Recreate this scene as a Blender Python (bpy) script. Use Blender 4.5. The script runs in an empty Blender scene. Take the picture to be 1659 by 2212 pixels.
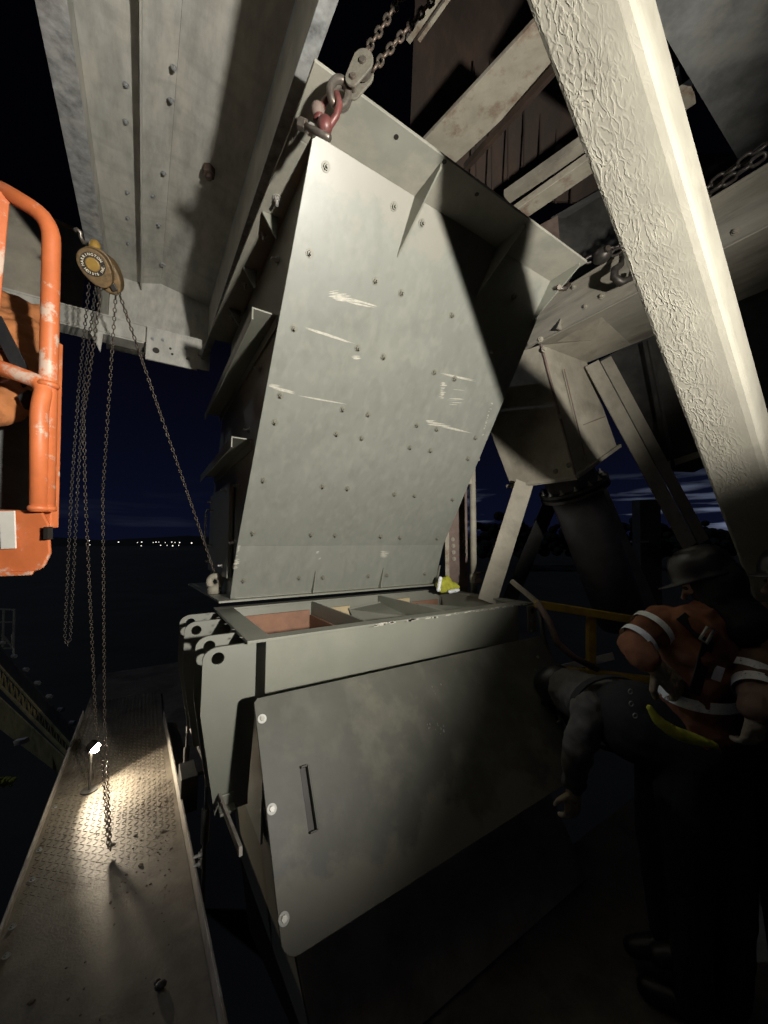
import bpy, bmesh, math, random
from mathutils import Vector, Matrix, Quaternion, noise
random.seed(7)
R = math.radians
V = Vector
scene = bpy.context.scene
col = scene.collection

# ---------------------------------------------------------------- camera
CAM = V((0, 0, 1.75)); PITCH = R(4.6); YAW = R(32.5); FPX = 798.0
cd = bpy.data.cameras.new('Camera'); cam = bpy.data.objects.new('Camera', cd); col.objects.link(cam)
cam.location = CAM; cam.rotation_euler = (R(90) + PITCH, 0, -YAW)
cd.sensor_fit = 'HORIZONTAL'; cd.sensor_width = 36; cd.lens = 36 * FPX / 1659
cd.clip_start = 0.02; cd.clip_end = 5000
scene.camera = cam

# ---------------------------------------------------------------- sky, added night fill, work lamp light, exposure
w = bpy.data.worlds.new('World'); scene.world = w; w.use_nodes = True
nt = w.node_tree; N = nt.nodes; LK = nt.links
bg = N['Background']; bg.inputs['Strength'].default_value = 0.115
sky = N.new('ShaderNodeTexSky'); sky.sky_type = 'NISHITA'; sky.sun_disc = False
sky.sun_elevation = R(-5); sky.sun_rotation = R(200); sky.altitude = 50
tc = N.new('ShaderNodeTexCoord'); sep = N.new('ShaderNodeSeparateXYZ'); LK.new(tc.outputs['Generated'], sep.inputs[0])
mp = N.new('ShaderNodeMapping'); mp.inputs['Scale'].default_value = (1.6, 1.6, 17); LK.new(tc.outputs['Generated'], mp.inputs[0])
cl = N.new('ShaderNodeTexNoise'); cl.inputs['Scale'].default_value = 2.1; cl.inputs['Detail'].default_value = 7; LK.new(mp.outputs[0], cl.inputs['Vector'])
cr = N.new('ShaderNodeValToRGB'); cr.color_ramp.elements[0].position = .54; cr.color_ramp.elements[1].position = .70; LK.new(cl.outputs['Fac'], cr.inputs[0])
br = N.new('ShaderNodeValToRGB'); e = br.color_ramp.elements
e[0].position = .0; e[0].color = (0, 0, 0, 1); e[1].position = .16; e[1].color = (0, 0, 0, 1)
x1 = br.color_ramp.elements.new(.045); x1.color = (1, 1, 1, 1); x2 = br.color_ramp.elements.new(.085); x2.color = (.5, .5, .5, 1)
LK.new(sep.outputs['Z'], br.inputs[0])
dt = N.new('ShaderNodeVectorMath'); dt.operation = 'DOT_PRODUCT'; dt.inputs[1].default_value = (.904, .427, .02); LK.new(tc.outputs['Generated'], dt.inputs[0])
gl = N.new('ShaderNodeMapRange'); gl.inputs[1].default_value = .72; gl.inputs[2].default_value = 1; gl.inputs[3].default_value = .02; gl.inputs[4].default_value = 1; LK.new(dt.outputs['Value'], gl.inputs[0])
mm = N.new('ShaderNodeMath'); mm.operation = 'MULTIPLY'; LK.new(cr.outputs[0], mm.inputs[0]); LK.new(br.outputs[0], mm.inputs[1])
nb = N.new('ShaderNodeMixRGB'); nb.blend_type = 'ADD'; nb.inputs[2].default_value = (.026, .036, .115, 1); zf = N.new('ShaderNodeMapRange'); zf.inputs[1].default_value = 0; zf.inputs[2].default_value = .55; zf.inputs[3].default_value = 1; zf.inputs[4].default_value = .05; LK.new(sep.outputs['Z'], zf.inputs[0]); LK.new(zf.outputs[0], nb.inputs[0])
LK.new(sky.outputs[0], nb.inputs[1])
mx = N.new('ShaderNodeMixRGB'); mx.inputs[2].default_value = (2.3, 2.7, 3.9, 1); gm = N.new('ShaderNodeMath'); gm.operation = 'MULTIPLY'; LK.new(mm.outputs[0], gm.inputs[0]); LK.new(gl.outputs[0], gm.inputs[1]); LK.new(gm.outputs[0], mx.inputs[0]); LK.new(nb.outputs[0], mx.inputs[1])
LK.new(mx.outputs[0], bg.inputs['Color'])
sd = bpy.data.lights.new('night_fill', 'SUN'); sd.energy = .17; sd.angle = R(.5); sd.color = (.7, .8, 1)  # added faint fill for the yard truss and lower right; no moon known
so = bpy.data.objects.new('night_fill', sd); col.objects.link(so); so.rotation_euler = (R(50), 0, R(-120))
LAMP = V((.80, -1.15, 2.0)); LAIM = V((-.2, 3.4, 1.2))
scene.view_settings.view_transform = 'Standard'; scene.view_settings.look = 'None'
scene.view_settings.exposure = 0; scene.view_settings.gamma = 1
scene.render.engine = 'CYCLES'; scene.cycles.max_bounces = 6; scene.cycles.diffuse_bounces = 2

# ---------------------------------------------------------------- survey helpers: sight lines measured on the place, cut with its real planes
RT = V((math.cos(YAW), -math.sin(YAW), 0)); FH = V((math.sin(YAW), math.cos(YAW), 0))
FW = FH * math.cos(PITCH) + V((0, 0, math.sin(PITCH))); UPV = -FH * math.sin(PITCH) + V((0, 0, math.cos(PITCH)))
def ray(x, y): return RT * ((x - 829.5) / FPX) + UPV * ((1106 - y) / FPX) + FW
def onz(x, y, z): d = ray(x, y); return CAM + d * ((z - CAM.z) / d.z)
def onx(x, y, X): d = ray(x, y); return CAM + d * (X / d.x)
def ony(x, y, Y): d = ray(x, y); return CAM + d * (Y / d.y)
def atd(x, y, t): return CAM + ray(x, y) * t
def onp(x, y, p, n): d = ray(x, y); return CAM + d * (((p - CAM).dot(n)) / d.dot(n))

# ---------------------------------------------------------------- materials
MATS = {}
def mat(name, base, rough=.5, metal=0., var=.25, vscale=6, dirt=None, dirtamt=0., dscale=3, bump=.0, bscale=60, spec=.5, emit=None, estr=0, ds=(0.5, .65), stretch=(1, 1, 1), rvar=.12):
    m = bpy.data.materials.new(name); m.use_nodes = True; t = m.node_tree; n = t.nodes; l = t.links
    b = n['Principled BSDF']; b.inputs['Roughness'].default_value = rough; b.inputs['Metallic'].default_value = metal
    b.inputs['Specular IOR Level'].default_value = spec
    c = n.new('ShaderNodeTexCoord'); mpn = n.new('ShaderNodeMapping'); mpn.inputs['Scale'].default_value = stretch; l.new(c.outputs['Object'], mpn.inputs[0])
    n1 = n.new('ShaderNodeTexNoise'); n1.inputs['Scale'].default_value = vscale; n1.inputs['Detail'].default_value = 8; n1.inputs['Roughness'].default_value = .62
    l.new(mpn.outputs[0], n1.inputs['Vector'])
    r1 = n.new('ShaderNodeValToRGB'); r1.color_ramp.elements[0].position = .3; r1.color_ramp.elements[1].position = .72
    lo = [v * (1 - var) for v in base]; hi = [min(1, v * (1 + var)) for v in base]
    r1.color_ramp.elements[0].color = (*lo, 1); r1.color_ramp.elements[1].color = (*hi, 1); l.new(n1.outputs['Fac'], r1.inputs[0])
    out = r1.outputs[0]
    if dirt:
        n2 = n.new('ShaderNodeTexNoise'); n2.inputs['Scale'].default_value = dscale; n2.inputs['Detail'].default_value = 10; n2.inputs['Roughness'].default_value = .7
        l.new(mpn.outputs[0], n2.inputs['Vector'])
        r2 = n.new('ShaderNodeValToRGB'); r2.color_ramp.elements[0].position = ds[0]; r2.color_ramp.elements[1].position = ds[1]; l.new(n2.outputs['Fac'], r2.inputs[0])
        f = n.new('ShaderNodeMath'); f.operation = 'MULTIPLY'; f.inputs[1].default_value = dirtamt; l.new(r2.outputs[0], f.inputs[0])
        mi = n.new('ShaderNodeMixRGB'); mi.inputs[2].default_value = (*dirt, 1); l.new(f.outputs[0], mi.inputs[0]); l.new(out, mi.inputs[1]); out = mi.outputs[0]
    l.new(out, b.inputs['Base Color'])
    rr = n.new('ShaderNodeMapRange'); rr.inputs[3].default_value = max(.05, rough - rvar); rr.inputs[4].default_value = min(1, rough + rvar); l.new(n1.outputs['Fac'], rr.inputs[0]); l.new(rr.outputs[0], b.inputs['Roughness'])
    if bump:
        n3 = n.new('ShaderNodeTexNoise'); n3.inputs['Scale'].default_value = bscale; n3.inputs['Detail'].default_value = 6; l.new(mpn.outputs[0], n3.inputs['Vector'])
        bp = n.new('ShaderNodeBump'); bp.inputs['Strength'].default_value = bump; bp.inputs['Distance'].default_value = .01; l.new(n3.outputs['Fac'], bp.inputs['Height']); l.new(bp.outputs[0], b.inputs['Normal'])
    if emit:
        b.inputs['Emission Color'].default_value = (*emit, 1); b.inputs['Emission Strength'].default_value = estr
    MATS[name] = m; return m
grey = mat('grey_green_paint', (.205, .208, .172), .42, 0, .10, 3, (.30, .29, .24), .35, 2.2, .05, 25, ds=(.52, .7))
greyp = mat('grey_green_plate', (.205, .212, .186), .40, 0, .07, 2.2, (.31, .30, .25), .3, 1.4, .05, 18, ds=(.55, .75))
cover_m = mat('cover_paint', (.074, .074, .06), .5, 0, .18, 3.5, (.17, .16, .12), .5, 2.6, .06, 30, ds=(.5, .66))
fin_m = mat('fin_paint', (.18, .184, .155), .38, 0, .06, 2, (.28, .27, .22), .2, 3, .03, 20)
galv = mat('galvanised', (.30, .31, .31), .42, .25, .55, 22, (.42, .42, .40), .5, 9, .12, 40, ds=(.45, .6))
galvp = mat('galvanised_dusty', (.37, .365, .335), .6, .1, .24, 7, (.56, .53, .45), .55, 2.5, .1, 30, ds=(.45, .65), stretch=(2.5, .8, 1))
dusty = mat('dusty_steel', (.30, .275, .22), .75, 0, .2, 5, (.12, .105, .085), .6, 4, .2, 45, ds=(.5, .7), stretch=(1, 1, 1))
dstreak = mat('dusty_girder', (.27, .25, .205), .75, 0, .22, 6, (.10, .09, .075), .7, 3.5, .2, 40, ds=(.5, .68), stretch=(1, .35, 2.5))
darkst = mat('dark_steel', (.055, .055, .052), .6, .2, .35, 6, (.10, .09, .075), .5, 3, .12, 40)
rust = mat('rusty_panel', (.04, .025, .018), .75, .1, .35, 5, (.075, .046, .03), .5, 5, .2, 50, stretch=(1, 1, .15))
rustc = mat('rusty_column', (.17, .125, .105), .8, 0, .25, 8, (.10, .06, .045), .6, 5, .2, 50)
rustbeam = mat('rust_edged_beam', (.34, .31, .245), .75, 0, .2, 6, (.16, .09, .055), .8, 4, .2, 45, ds=(.5, .62))
chainm = mat('chain_steel', (.10, .085, .07), .48, .6, .35, 40, (.13, .075, .05), .6, 25)
chaind = mat('chain_dark', (.055, .048, .042), .45, .5, .35, 40)
steelr = mat('shackle_steel', (.20, .18, .155), .36, .7, .3, 30, (.14, .085, .06), .5, 20)
redp = mat('red_paint', (.13, .04, .036), .45, .1, .35, 35, (.12, .09, .08), .6, 25)
boltm = mat('bolt_paint', (.20, .195, .16), .5, .1, .2, 30)
zinc = mat('zinc_bolt', (.42, .41, .38), .45, .5, .15, 30)
white_w = mat('white_washer', (.5, .5, .47), .4, 0, .12, 40)
chip = mat('bare_scrape', (.46, .44, .375), .6, 0, .15, 60, (.30, .29, .25), .55, 50, ds=(.5, .58))
rubber = mat('brown_liner', (.26, .135, .085), .75, 0, .22, 7, (.15, .085, .06), .5, 4, .15, 60)
tan = mat('tan_liner', (.42, .335, .20), .75, 0, .15, 7)
orange = mat('orange_paint', (.58, .155, .052), .48, 0, .16, 8, (.58, .47, .38), .85, 7, .08, 40, ds=(.54, .60))
yellow = mat('yellow_paint', (.40, .27, .035), .5, 0, .2, 8, (.14, .10, .05), .5, 7, .05, 40)
yellowd = mat('yellow_conveyor', (.45, .38, .17), .7, 0, .25, 3, (.10, .085, .05), .6, 4)
hoistm = mat('hoist_paint', (.20, .125, .05), .55, .15, .4, 25, (.07, .05, .032), .85, 14, .15, 70, ds=(.45, .62))
hoisty = mat('hoist_yellow', (.36, .22, .05), .42, .1, .2, 40)
black = mat('black_paint', (.02, .016, .013), .5)
cream_t = mat('badge_lettering', (.75, .68, .52), .5, 0, .1)
deckm = mat('tread_plate', (.175, .155, .125), .55, .15, .2, 9, (.09, .075, .06), .75, 2.6, .25, 90, ds=(.48, .62))
kerbm = mat('kerb_steel', (.36, .33, .29), .6, 0, .2, 12, (.14, .12, .10), .6, 8)
jacket = mat('orange_jacket', (.42, .155, .05), .85, 0, .2, 9, (.20, .09, .04), .55, 6, .5, 22)
jacketb = mat('brown_orange_jacket', (.22, .085, .04), .88, 0, .22, 9, (.11, .05, .03), .55, 6, .5, 22)
greycl = mat('grey_cloth', (.085, .08, .073), .9, 0, .2, 9, (.09, .085, .08), .5, 6, .5, 24)
greyblue = mat('grey_trousers', (.13, .135, .13), .9, 0, .2, 9, None, 0, 6, .5, 22)
blackcl = mat('black_cloth', (.014, .014, .016), .9, 0, .3, 9, None, 0, 6, .4, 24)
glove_m = mat('leather_glove', (.30, .24, .155), .85, 0, .22, 25, (.14, .10, .07), .5, 18, .3, 60)
skinm = mat('skin', (.42, .26, .19), .55, 0, .08, 20)
helm = mat('dark_hard_hat', (.012, .012, .013), .35, 0, .2, 10)
hairm = mat('dark_hair', (.02, .015, .012), .7)
hivis = mat('hivis_yellow', (.42, .42, .04), .8, 0, .2, 20, None, 0, 6, .3, 40)
reflec = mat('reflective_tape', (.85, .87, .90), .35, 0, .12, 90, (.16, .15, .14), .8, 60, emit=None, ds=(.58, .64))
groundm = mat('yard_ground', (.05, .048, .045), .95, 0, .4, .12, (.02, .02, .02), .6, .06)
hillm = mat('wooded_hills', (.01, .012, .01), 1, 0, .4, .02)
lampg = mat('lamp_glow', (1, .9, .7), .5, emit=(1, .86, .62), estr=120)
lampf = mat('flood_lens', (1, 1, 1), .5, emit=(1, .95, .86), estr=5)
towng = mat('town_light', (1, .9, .7), .5, emit=(1, .93, .82), estr=2.2)
slatew = mat('white_board', (.62, .60, .55), .6, 0, .1, 10)
peb = mat('dried_mud', (.10, .082, .062), .95, 0, .3, 30, None, 0, 6, .5, 60)
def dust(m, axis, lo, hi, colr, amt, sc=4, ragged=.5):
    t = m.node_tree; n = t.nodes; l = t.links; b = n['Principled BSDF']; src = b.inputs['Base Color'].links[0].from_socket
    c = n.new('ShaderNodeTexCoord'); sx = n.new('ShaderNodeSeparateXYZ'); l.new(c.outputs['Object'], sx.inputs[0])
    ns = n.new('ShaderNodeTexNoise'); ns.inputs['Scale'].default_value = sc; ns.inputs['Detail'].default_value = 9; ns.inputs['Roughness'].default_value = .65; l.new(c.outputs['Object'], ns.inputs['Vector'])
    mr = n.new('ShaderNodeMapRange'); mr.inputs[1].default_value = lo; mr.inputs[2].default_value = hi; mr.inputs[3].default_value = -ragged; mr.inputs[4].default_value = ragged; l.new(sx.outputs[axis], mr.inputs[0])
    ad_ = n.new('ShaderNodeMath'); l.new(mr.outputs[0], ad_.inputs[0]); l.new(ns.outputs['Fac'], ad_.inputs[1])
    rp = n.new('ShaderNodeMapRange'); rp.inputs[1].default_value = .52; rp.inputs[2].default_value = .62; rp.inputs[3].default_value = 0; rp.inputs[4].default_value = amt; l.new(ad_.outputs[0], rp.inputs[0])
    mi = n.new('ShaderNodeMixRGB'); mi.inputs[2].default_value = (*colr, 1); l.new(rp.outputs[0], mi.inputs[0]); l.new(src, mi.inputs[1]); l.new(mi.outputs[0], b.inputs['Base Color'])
def streaks(m, amt, colr, sc=(7, 7, .5), s2=3):
    t = m.node_tree; n = t.nodes; l = t.links; b = n['Principled BSDF']; src = b.inputs['Base Color'].links[0].from_socket
    c = n.new('ShaderNodeTexCoord'); ma = n.new('ShaderNodeMapping'); ma.inputs['Scale'].default_value = sc; l.new(c.outputs['Object'], ma.inputs[0])
    ns = n.new('ShaderNodeTexNoise'); ns.inputs['Scale'].default_value = s2; ns.inputs['Detail'].default_value = 6; l.new(ma.outputs[0], ns.inputs['Vector'])
    rp = n.new('ShaderNodeMapRange'); rp.inputs[1].default_value = .5; rp.inputs[2].default_value = .72; rp.inputs[3].default_value = 0; rp.inputs[4].default_value = amt; l.new(ns.outputs['Fac'], rp.inputs[0])
    mi = n.new('ShaderNodeMixRGB'); mi.inputs[2].default_value = (*colr, 1); l.new(rp.outputs[0], mi.inputs[0]); l.new(src, mi.inputs[1]); l.new(mi.outputs[0], b.inputs['Base Color'])
streaks(greyp, .45, (.28, .275, .24)); streaks(greyp, .35, (.15, .15, .125), (9, 9, .9), 2); dust(greyp, 'Z', 1.55, 2.1, (.255, .245, .207), .75, 5, .35)
flange_m = mat('dusty_flange', (.24, .238, .202), .6, 0, .12, 4, (.33, .31, .255), .75, 3.5, .1, 40, ds=(.44, .6))
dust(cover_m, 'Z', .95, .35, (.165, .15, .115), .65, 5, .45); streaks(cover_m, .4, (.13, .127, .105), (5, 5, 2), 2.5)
streaks(galvp, .4, (.25, .245, .22), (1.2, 5, 1), 3)
# peeling cream paint: wrinkled ridges from folded noise
pm = mat('peeling_cream_paint', (.225, .213, .175), .8, 0, .14, 7, (.155, .143, .118), .55, 5, 0, 40, ds=(.55, .68))
def peel(m):
    t = m.node_tree; n = t.nodes; l = t.links; b = n['Principled BSDF']
    c = n.new('ShaderNodeTexCoord'); ma = n.new('ShaderNodeMapping'); ma.inputs['Scale'].default_value = (1.0, 1.0, .5); l.new(c.outputs['Object'], ma.inputs[0])
    d = n.new('ShaderNodeTexNoise'); d.inputs['Scale'].default_value = 24; d.inputs['Detail'].default_value = 3; l.new(ma.outputs[0], d.inputs['Vector'])
    mi = n.new('ShaderNodeMixRGB'); mi.blend_type = 'ADD'; mi.inputs[0].default_value = .035; l.new(ma.outputs[0], mi.inputs[1]); l.new(d.outputs['Color'], mi.inputs[2])
    f = n.new('ShaderNodeTexNoise'); f.inputs['Scale'].default_value = 62; f.inputs['Detail'].default_value = 1.5; f.inputs['Roughness'].default_value = .5; l.new(mi.outputs[0], f.inputs['Vector'])
    s = n.new('ShaderNodeMath'); s.operation = 'SUBTRACT'; s.inputs[1].default_value = .5; l.new(f.outputs['Fac'], s.inputs[0])
    a = n.new('ShaderNodeMath'); a.operation = 'ABSOLUTE'; l.new(s.outputs[0], a.inputs[0])
    mr = n.new('ShaderNodeMapRange'); mr.inputs[1].default_value = 0; mr.inputs[2].default_value = .10; mr.inputs[3].default_value = 1; mr.inputs[4].default_value = 0; l.new(a.outputs[0], mr.inputs[0])
    big = n.new('ShaderNodeTexNoise'); big.inputs['Scale'].default_value = 7; big.inputs['Detail'].default_value = 3; l.new(c.outputs['Object'], big.inputs['Vector'])
    bm_ = n.new('ShaderNodeMapRange'); bm_.inputs[1].default_value = .40; bm_.inputs[2].default_value = .60; l.new(big.outputs['Fac'], bm_.inputs[0])
    sx = n.new('ShaderNodeSeparateXYZ'); l.new(c.outputs['Object'], sx.inputs[0])
    em = n.new('ShaderNodeMapRange'); em.inputs[1].default_value = .15; em.inputs[2].default_value = .07; em.inputs[3].default_value = .12; l.new(sx.outputs['X'], em.inputs[0])
    mu = n.new('ShaderNodeMath'); mu.operation = 'MULTIPLY'; l.new(mr.outputs[0], mu.inputs[0]); l.new(em.outputs[0], mu.inputs[1])
    mu2 = n.new('ShaderNodeMath'); mu2.operation = 'MULTIPLY'; l.new(mu.outputs[0], mu2.inputs[0])
    cl_ = n.new('ShaderNodeMapRange'); cl_.inputs[3].default_value = .5; cl_.inputs[4].default_value = 1; l.new(bm_.outputs[0], cl_.inputs[0]); l.new(cl_.outputs[0], mu2.inputs[1])
    bp = n.new('ShaderNodeBump'); bp.inputs['Strength'].default_value = 1; bp.inputs['Distance'].default_value = .0017; l.new(mu2.outputs[0], bp.inputs['Height']); l.new(bp.outputs[0], b.inputs['Normal'])
peel(pm)

# ---------------------------------------------------------------- mesh helpers
def frame(a, up=V((0, 0, 1))):
    a = a.normalized(); s = a.cross(up)
    if s.length < 1e-4: s = a.cross(V((1, 0, 0)))
    s.normalize(); return a, s, s.cross(a).normalized()
class MB:
    def __init__(self): self.v = []; self.f = []
    def add(self, vs, fs):
        o = len(self.v); self.v += [V(p) for p in vs]; self.f += [tuple(i + o for i in f) for f in fs]; return self
    def box(self, a, b):
        x0, y0, z0 = [min(a[i], b[i]) for i in range(3)]; x1, y1, z1 = [max(a[i], b[i]) for i in range(3)]
        return self.add([(x0, y0, z0), (x1, y0, z0), (x1, y1, z0), (x0, y1, z0), (x0, y0, z1), (x1, y0, z1), (x1, y1, z1), (x0, y1, z1)],
                        [(0, 3, 2, 1), (4, 5, 6, 7), (0, 1, 5, 4), (1, 2, 6, 5), (2, 3, 7, 6), (3, 0, 4, 7)])
    def plate(self, pts, ext):
        n = len(pts); ext = V(ext); pts = [V(p) for p in pts]
        nor = V((0, 0, 0))
        for i in range(n): nor += (pts[i] - pts[0]).cross(pts[(i + 1) % n] - pts[0])
        if nor.dot(ext) > 0: pts = pts[::-1]
        self.add(pts + [p + ext for p in pts], [tuple(range(n)), tuple(range(2 * n - 1, n - 1, -1))] + [(i, i + n, (i + 1) % n + n, (i + 1) % n)[::1] for i in range(n)])
        return self
    def bar(self, p, q, w_, h_, up=V((0, 0, 1))):
        p = V(p); q = V(q); a, s, u = frame(q - p, up); c = [s * w_ / 2 + u * h_ / 2, -s * w_ / 2 + u * h_ / 2, -s * w_ / 2 - u * h_ / 2, s * w_ / 2 - u * h_ / 2]
        return self.add([p + k for k in c] + [q + k for k in c], [(0, 1, 2, 3), (7, 6, 5, 4), (0, 4, 5, 1), (1, 5, 6, 2), (2, 6, 7, 3), (3, 7, 4, 0)])
    def cyl(self, p, q, r1, r2=None, n=16, cap=True):
        p = V(p); q = V(q); r2 = r1 if r2 is None else r2; a, s, u = frame(q - p)
        vs = []
        for c, r in ((p, r1), (q, r2)):
            for i in range(n): t = 2 * math.pi * i / n; vs.append(c + s * math.cos(t) * r + u * math.sin(t) * r)
        fs = [(i, i + n, (i + 1) % n + n, (i + 1) % n) for i in range(n)]
        if cap: fs += [tuple(range(n)), tuple(range(2 * n - 1, n - 1, -1))]
        return self.add(vs, fs)
    def tube(self, pts, r, n=10, closed=False):
        pts = [V(p) for p in pts]; m = len(pts); vs = []; up = None
        for i, p in enumerate(pts):
            d = (pts[(i + 1) % m] - pts[i - 1]) if (closed or 0 < i < m - 1) else (pts[1] - pts[0] if i == 0 else pts[-1] - pts[-2])
            d.normalize()
            if up is None: up = frame(d)[2]
            s = d.cross(up); s.normalize(); up = s.cross(d).normalized()
            rr = r[i] if isinstance(r, (list, tuple)) else r
            for k in range(n): t = 2 * math.pi * k / n; vs.append(p + s * math.cos(t) * rr + up * math.sin(t) * rr)
        fs = []
        for i in range(m if closed else m - 1):
            j = (i + 1) % m
            for k in range(n): fs.append((i * n + k, i * n + (k + 1) % n, j * n + (k + 1) % n, j * n + k))
        if not closed: fs += [tuple(range(n - 1, -1, -1)), tuple(range((m - 1) * n, m * n))]
        return self.add(vs, fs)
    def capsule(self, p, q, r1, r2, n=14):
        p = V(p); q = V(q)
        if (q - p).length < 1e-5: q = p + V((0, 0, 1e-3))
        a, s, u = frame(q - p); vs = []; rings = []
        for k in range(-4, 1): t = k / 4.001 * math.pi / 2; rings.append((p + a * (math.sin(t) * r1), math.cos(t) * r1))
        for k in range(0, 5): t = k / 4.001 * math.pi / 2; rings.append((q + a * (math.sin(t) * r2), math.cos(t) * r2))
        for c, r in rings:
            for i in range(n): t = 2 * math.pi * i / n; vs.append(c + s * math.cos(t) * r + u * math.sin(t) * r)
        fs = [(j * n + i, j * n + (i + 1) % n, (j + 1) * n + (i + 1) % n, (j + 1) * n + i) for j in range(len(rings) - 1) for i in range(n)]
        fs += [tuple(range(n - 1, -1, -1)), tuple(range((len(rings) - 1) * n, len(rings) * n))]
        return self.add(vs, fs)
    def ball(self, c, rx, ry, rz, n=18, m=12):
        vs = []; fs = []
        for j in range(1, m):
            t = math.pi * j / m
            for i in range(n): p = 2 * math.pi * i / n; vs.append((c[0] + rx * math.sin(t) * math.cos(p), c[1] + ry * math.sin(t) * math.sin(p), c[2] + rz * math.cos(t)))
        vs += [(c[0], c[1], c[2] + rz), (c[0], c[1], c[2] - rz)]; T = len(vs) - 2
        for j in range(m - 2):
            for i in range(n): fs.append((j * n + i, (j + 1) * n + i, (j + 1) * n + (i + 1) % n, j * n + (i + 1) % n))
        for i in range(n): fs.append((T, i, (i + 1) % n)); fs.append((T + 1, (m - 2) * n + (i + 1) % n, (m - 2) * n + i))
        return self.add(vs, fs)
    def mesh(self, name, m, off=V((0, 0, 0)), smooth=False):
        me = bpy.data.meshes.new(name); me.from_pydata([tuple(p - off) for p in self.v], [], self.f)
        b = bmesh.new(); b.from_mesh(me); bmesh.ops.recalc_face_normals(b, faces=b.faces); b.to_mesh(me); b.free()
        me.materials.append(m)
        if smooth:
            for p in me.polygons: p.use_smooth = True
        return me
    def build(self, name, m, parent=None, bevel=0, smooth=False, ang=None):
        off = base_of(parent)
        o = bpy.data.objects.new(name, self.mesh(name, m, off, smooth)); col.objects.link(o); o.parent = parent
        if bevel:
            md = o.modifiers.new('bevel', 'BEVEL'); md.width = bevel; md.segments = 2; md.limit_method = 'ANGLE'; md.angle_limit = R(35)
        return o
def base_of(p):
    o = V((0, 0, 0))
    while p is not None: o = o + p.location; p = p.parent
    return o
def tag(o, label, cat, group=None):
    o['label'] = label; o['category'] = cat
    if group: o['group'] = group
    return o
def thing(name, label, cat, loc, group=None):
    o = bpy.data.objects.new(name, None); col.objects.link(o); o.location = V(loc); o.empty_display_size = .1
    return tag(o, label, cat, group)
def structure(o): o['kind'] = 'structure'; return o
def inst(name, me, parent, pos, rot=None):
    o = bpy.data.objects.new(name, me); col.objects.link(o); o.parent = parent; o.location = V(pos) - base_of(parent)
    if rot is not None: o.rotation_mode = 'QUATERNION'; o.rotation_quaternion = rot
    return o
def align(z, x=None):
    z = z.normalized(); x = (x or V((0, 0, 1)))
    y = z.cross(x)
    if y.length < 1e-4: y = z.cross(V((1, 0, 0)))
    y.normalize(); x = y.cross(z); return Matrix((x, y, z)).transposed().to_quaternion()

# bolt mesh pointing +Z: washer, hex nut, stud
def bolt_mesh(name, r, m, stud=1.0, wash=None):
    b = MB(); b.cyl((0, 0, 0), (0, 0, r * .22), r * 1.55, n=14); b.cyl((0, 0, r * .22), (0, 0, r * 1.05), r, n=6); b.cyl((0, 0, r * 1.05), (0, 0, r * (1.05 + stud)), r * .5, n=8)
    return b.mesh(name, m)
NUT = bolt_mesh('nut', .0125, boltm, 1.1); NUTZ = bolt_mesh('nut_zinc', .014, zinc, 1.6); RIV = bolt_mesh('bolt_head', .013, dusty, .3); RIVG = bolt_mesh('bolt_head_galv', .0095, galv, .4)

# chains: one shared link mesh per size; every link an object of its chain
def link_mesh(name, L, W, r, m, n=14, k=6):
    pts = []
    for i in range(n):
        t = 2 * math.pi * i / n; c, s = math.cos(t), math.sin(t)
        pts.append(V(((W / 2 - r) * c, 0, (L / 2 - W / 2) * (1 if s > 0 else -1) * min(1, abs(s) * 3) + (W / 2 - r) * s)))
    return MB().tube(pts, r, k, True).mesh(name, m, smooth=True)
def chain(label, pts, L, W, r, m, group=None, name='hanging_chain', jit=.12):
    pts = [V(p) for p in pts]; t = thing(name, label, 'chain', pts[0], group); me = link_mesh('link', L, W, r, m); step = L - 2 * r * 1.05
    seg = [(pts[i + 1] - pts[i]).length for i in range(len(pts) - 1)]; tot = sum(seg); n = int(tot / step); d = step / 2
    for i in range(n):
        s = d; j = 0
        while j < len(seg) - 1 and s > seg[j]: s -= seg[j]; j += 1
        u = (pts[j + 1] - pts[j]).normalized(); p = pts[j] + u * s
        q = align(u, FH) @ Quaternion((0, 0, 1), (R(90) if i % 2 else 0) + R(38) + random.uniform(-jit, jit) * 2)
        inst('link', me, t, p, q); d += step
    return t

# ---------------------------------------------------------------- the ground, hills and town lights
g = MB().add([(-3000, -3000, -9), (3000, -3000, -9), (3000, 3000, -9), (-3000, 3000, -9)], [(0, 1, 2, 3)]).build('ground', groundm); structure(g)
hb = MB(); pr = []
for i in range(160):
    a = 2 * math.pi * i / 160; d = V((math.sin(a), math.cos(a), 0)) * 1400
    az = math.degrees(a) % 360
    h = 14 + 12 * noise.noise(V((math.cos(a) * 6, math.sin(a) * 6, 0))) + 6 * noise.noise(V((math.cos(a) * 40, math.sin(a) * 40, 3)))
    pr.append((d, max(2, h)))
vs = []; 
for d, h in pr: vs += [d * .8 + V((0, 0, -9)), d + V((0, 0, h)), d * 1.3 + V((0, 0, -9))]
fs = []
for i in range(160):
    j = (i + 1) % 160; fs += [(i * 3, j * 3, j * 3 + 1, i * 3 + 1), (i * 3 + 1, j * 3 + 1, j * 3 + 2, i * 3 + 2)]
structure(hb.add(vs, fs).build('hills', hillm))
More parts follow.
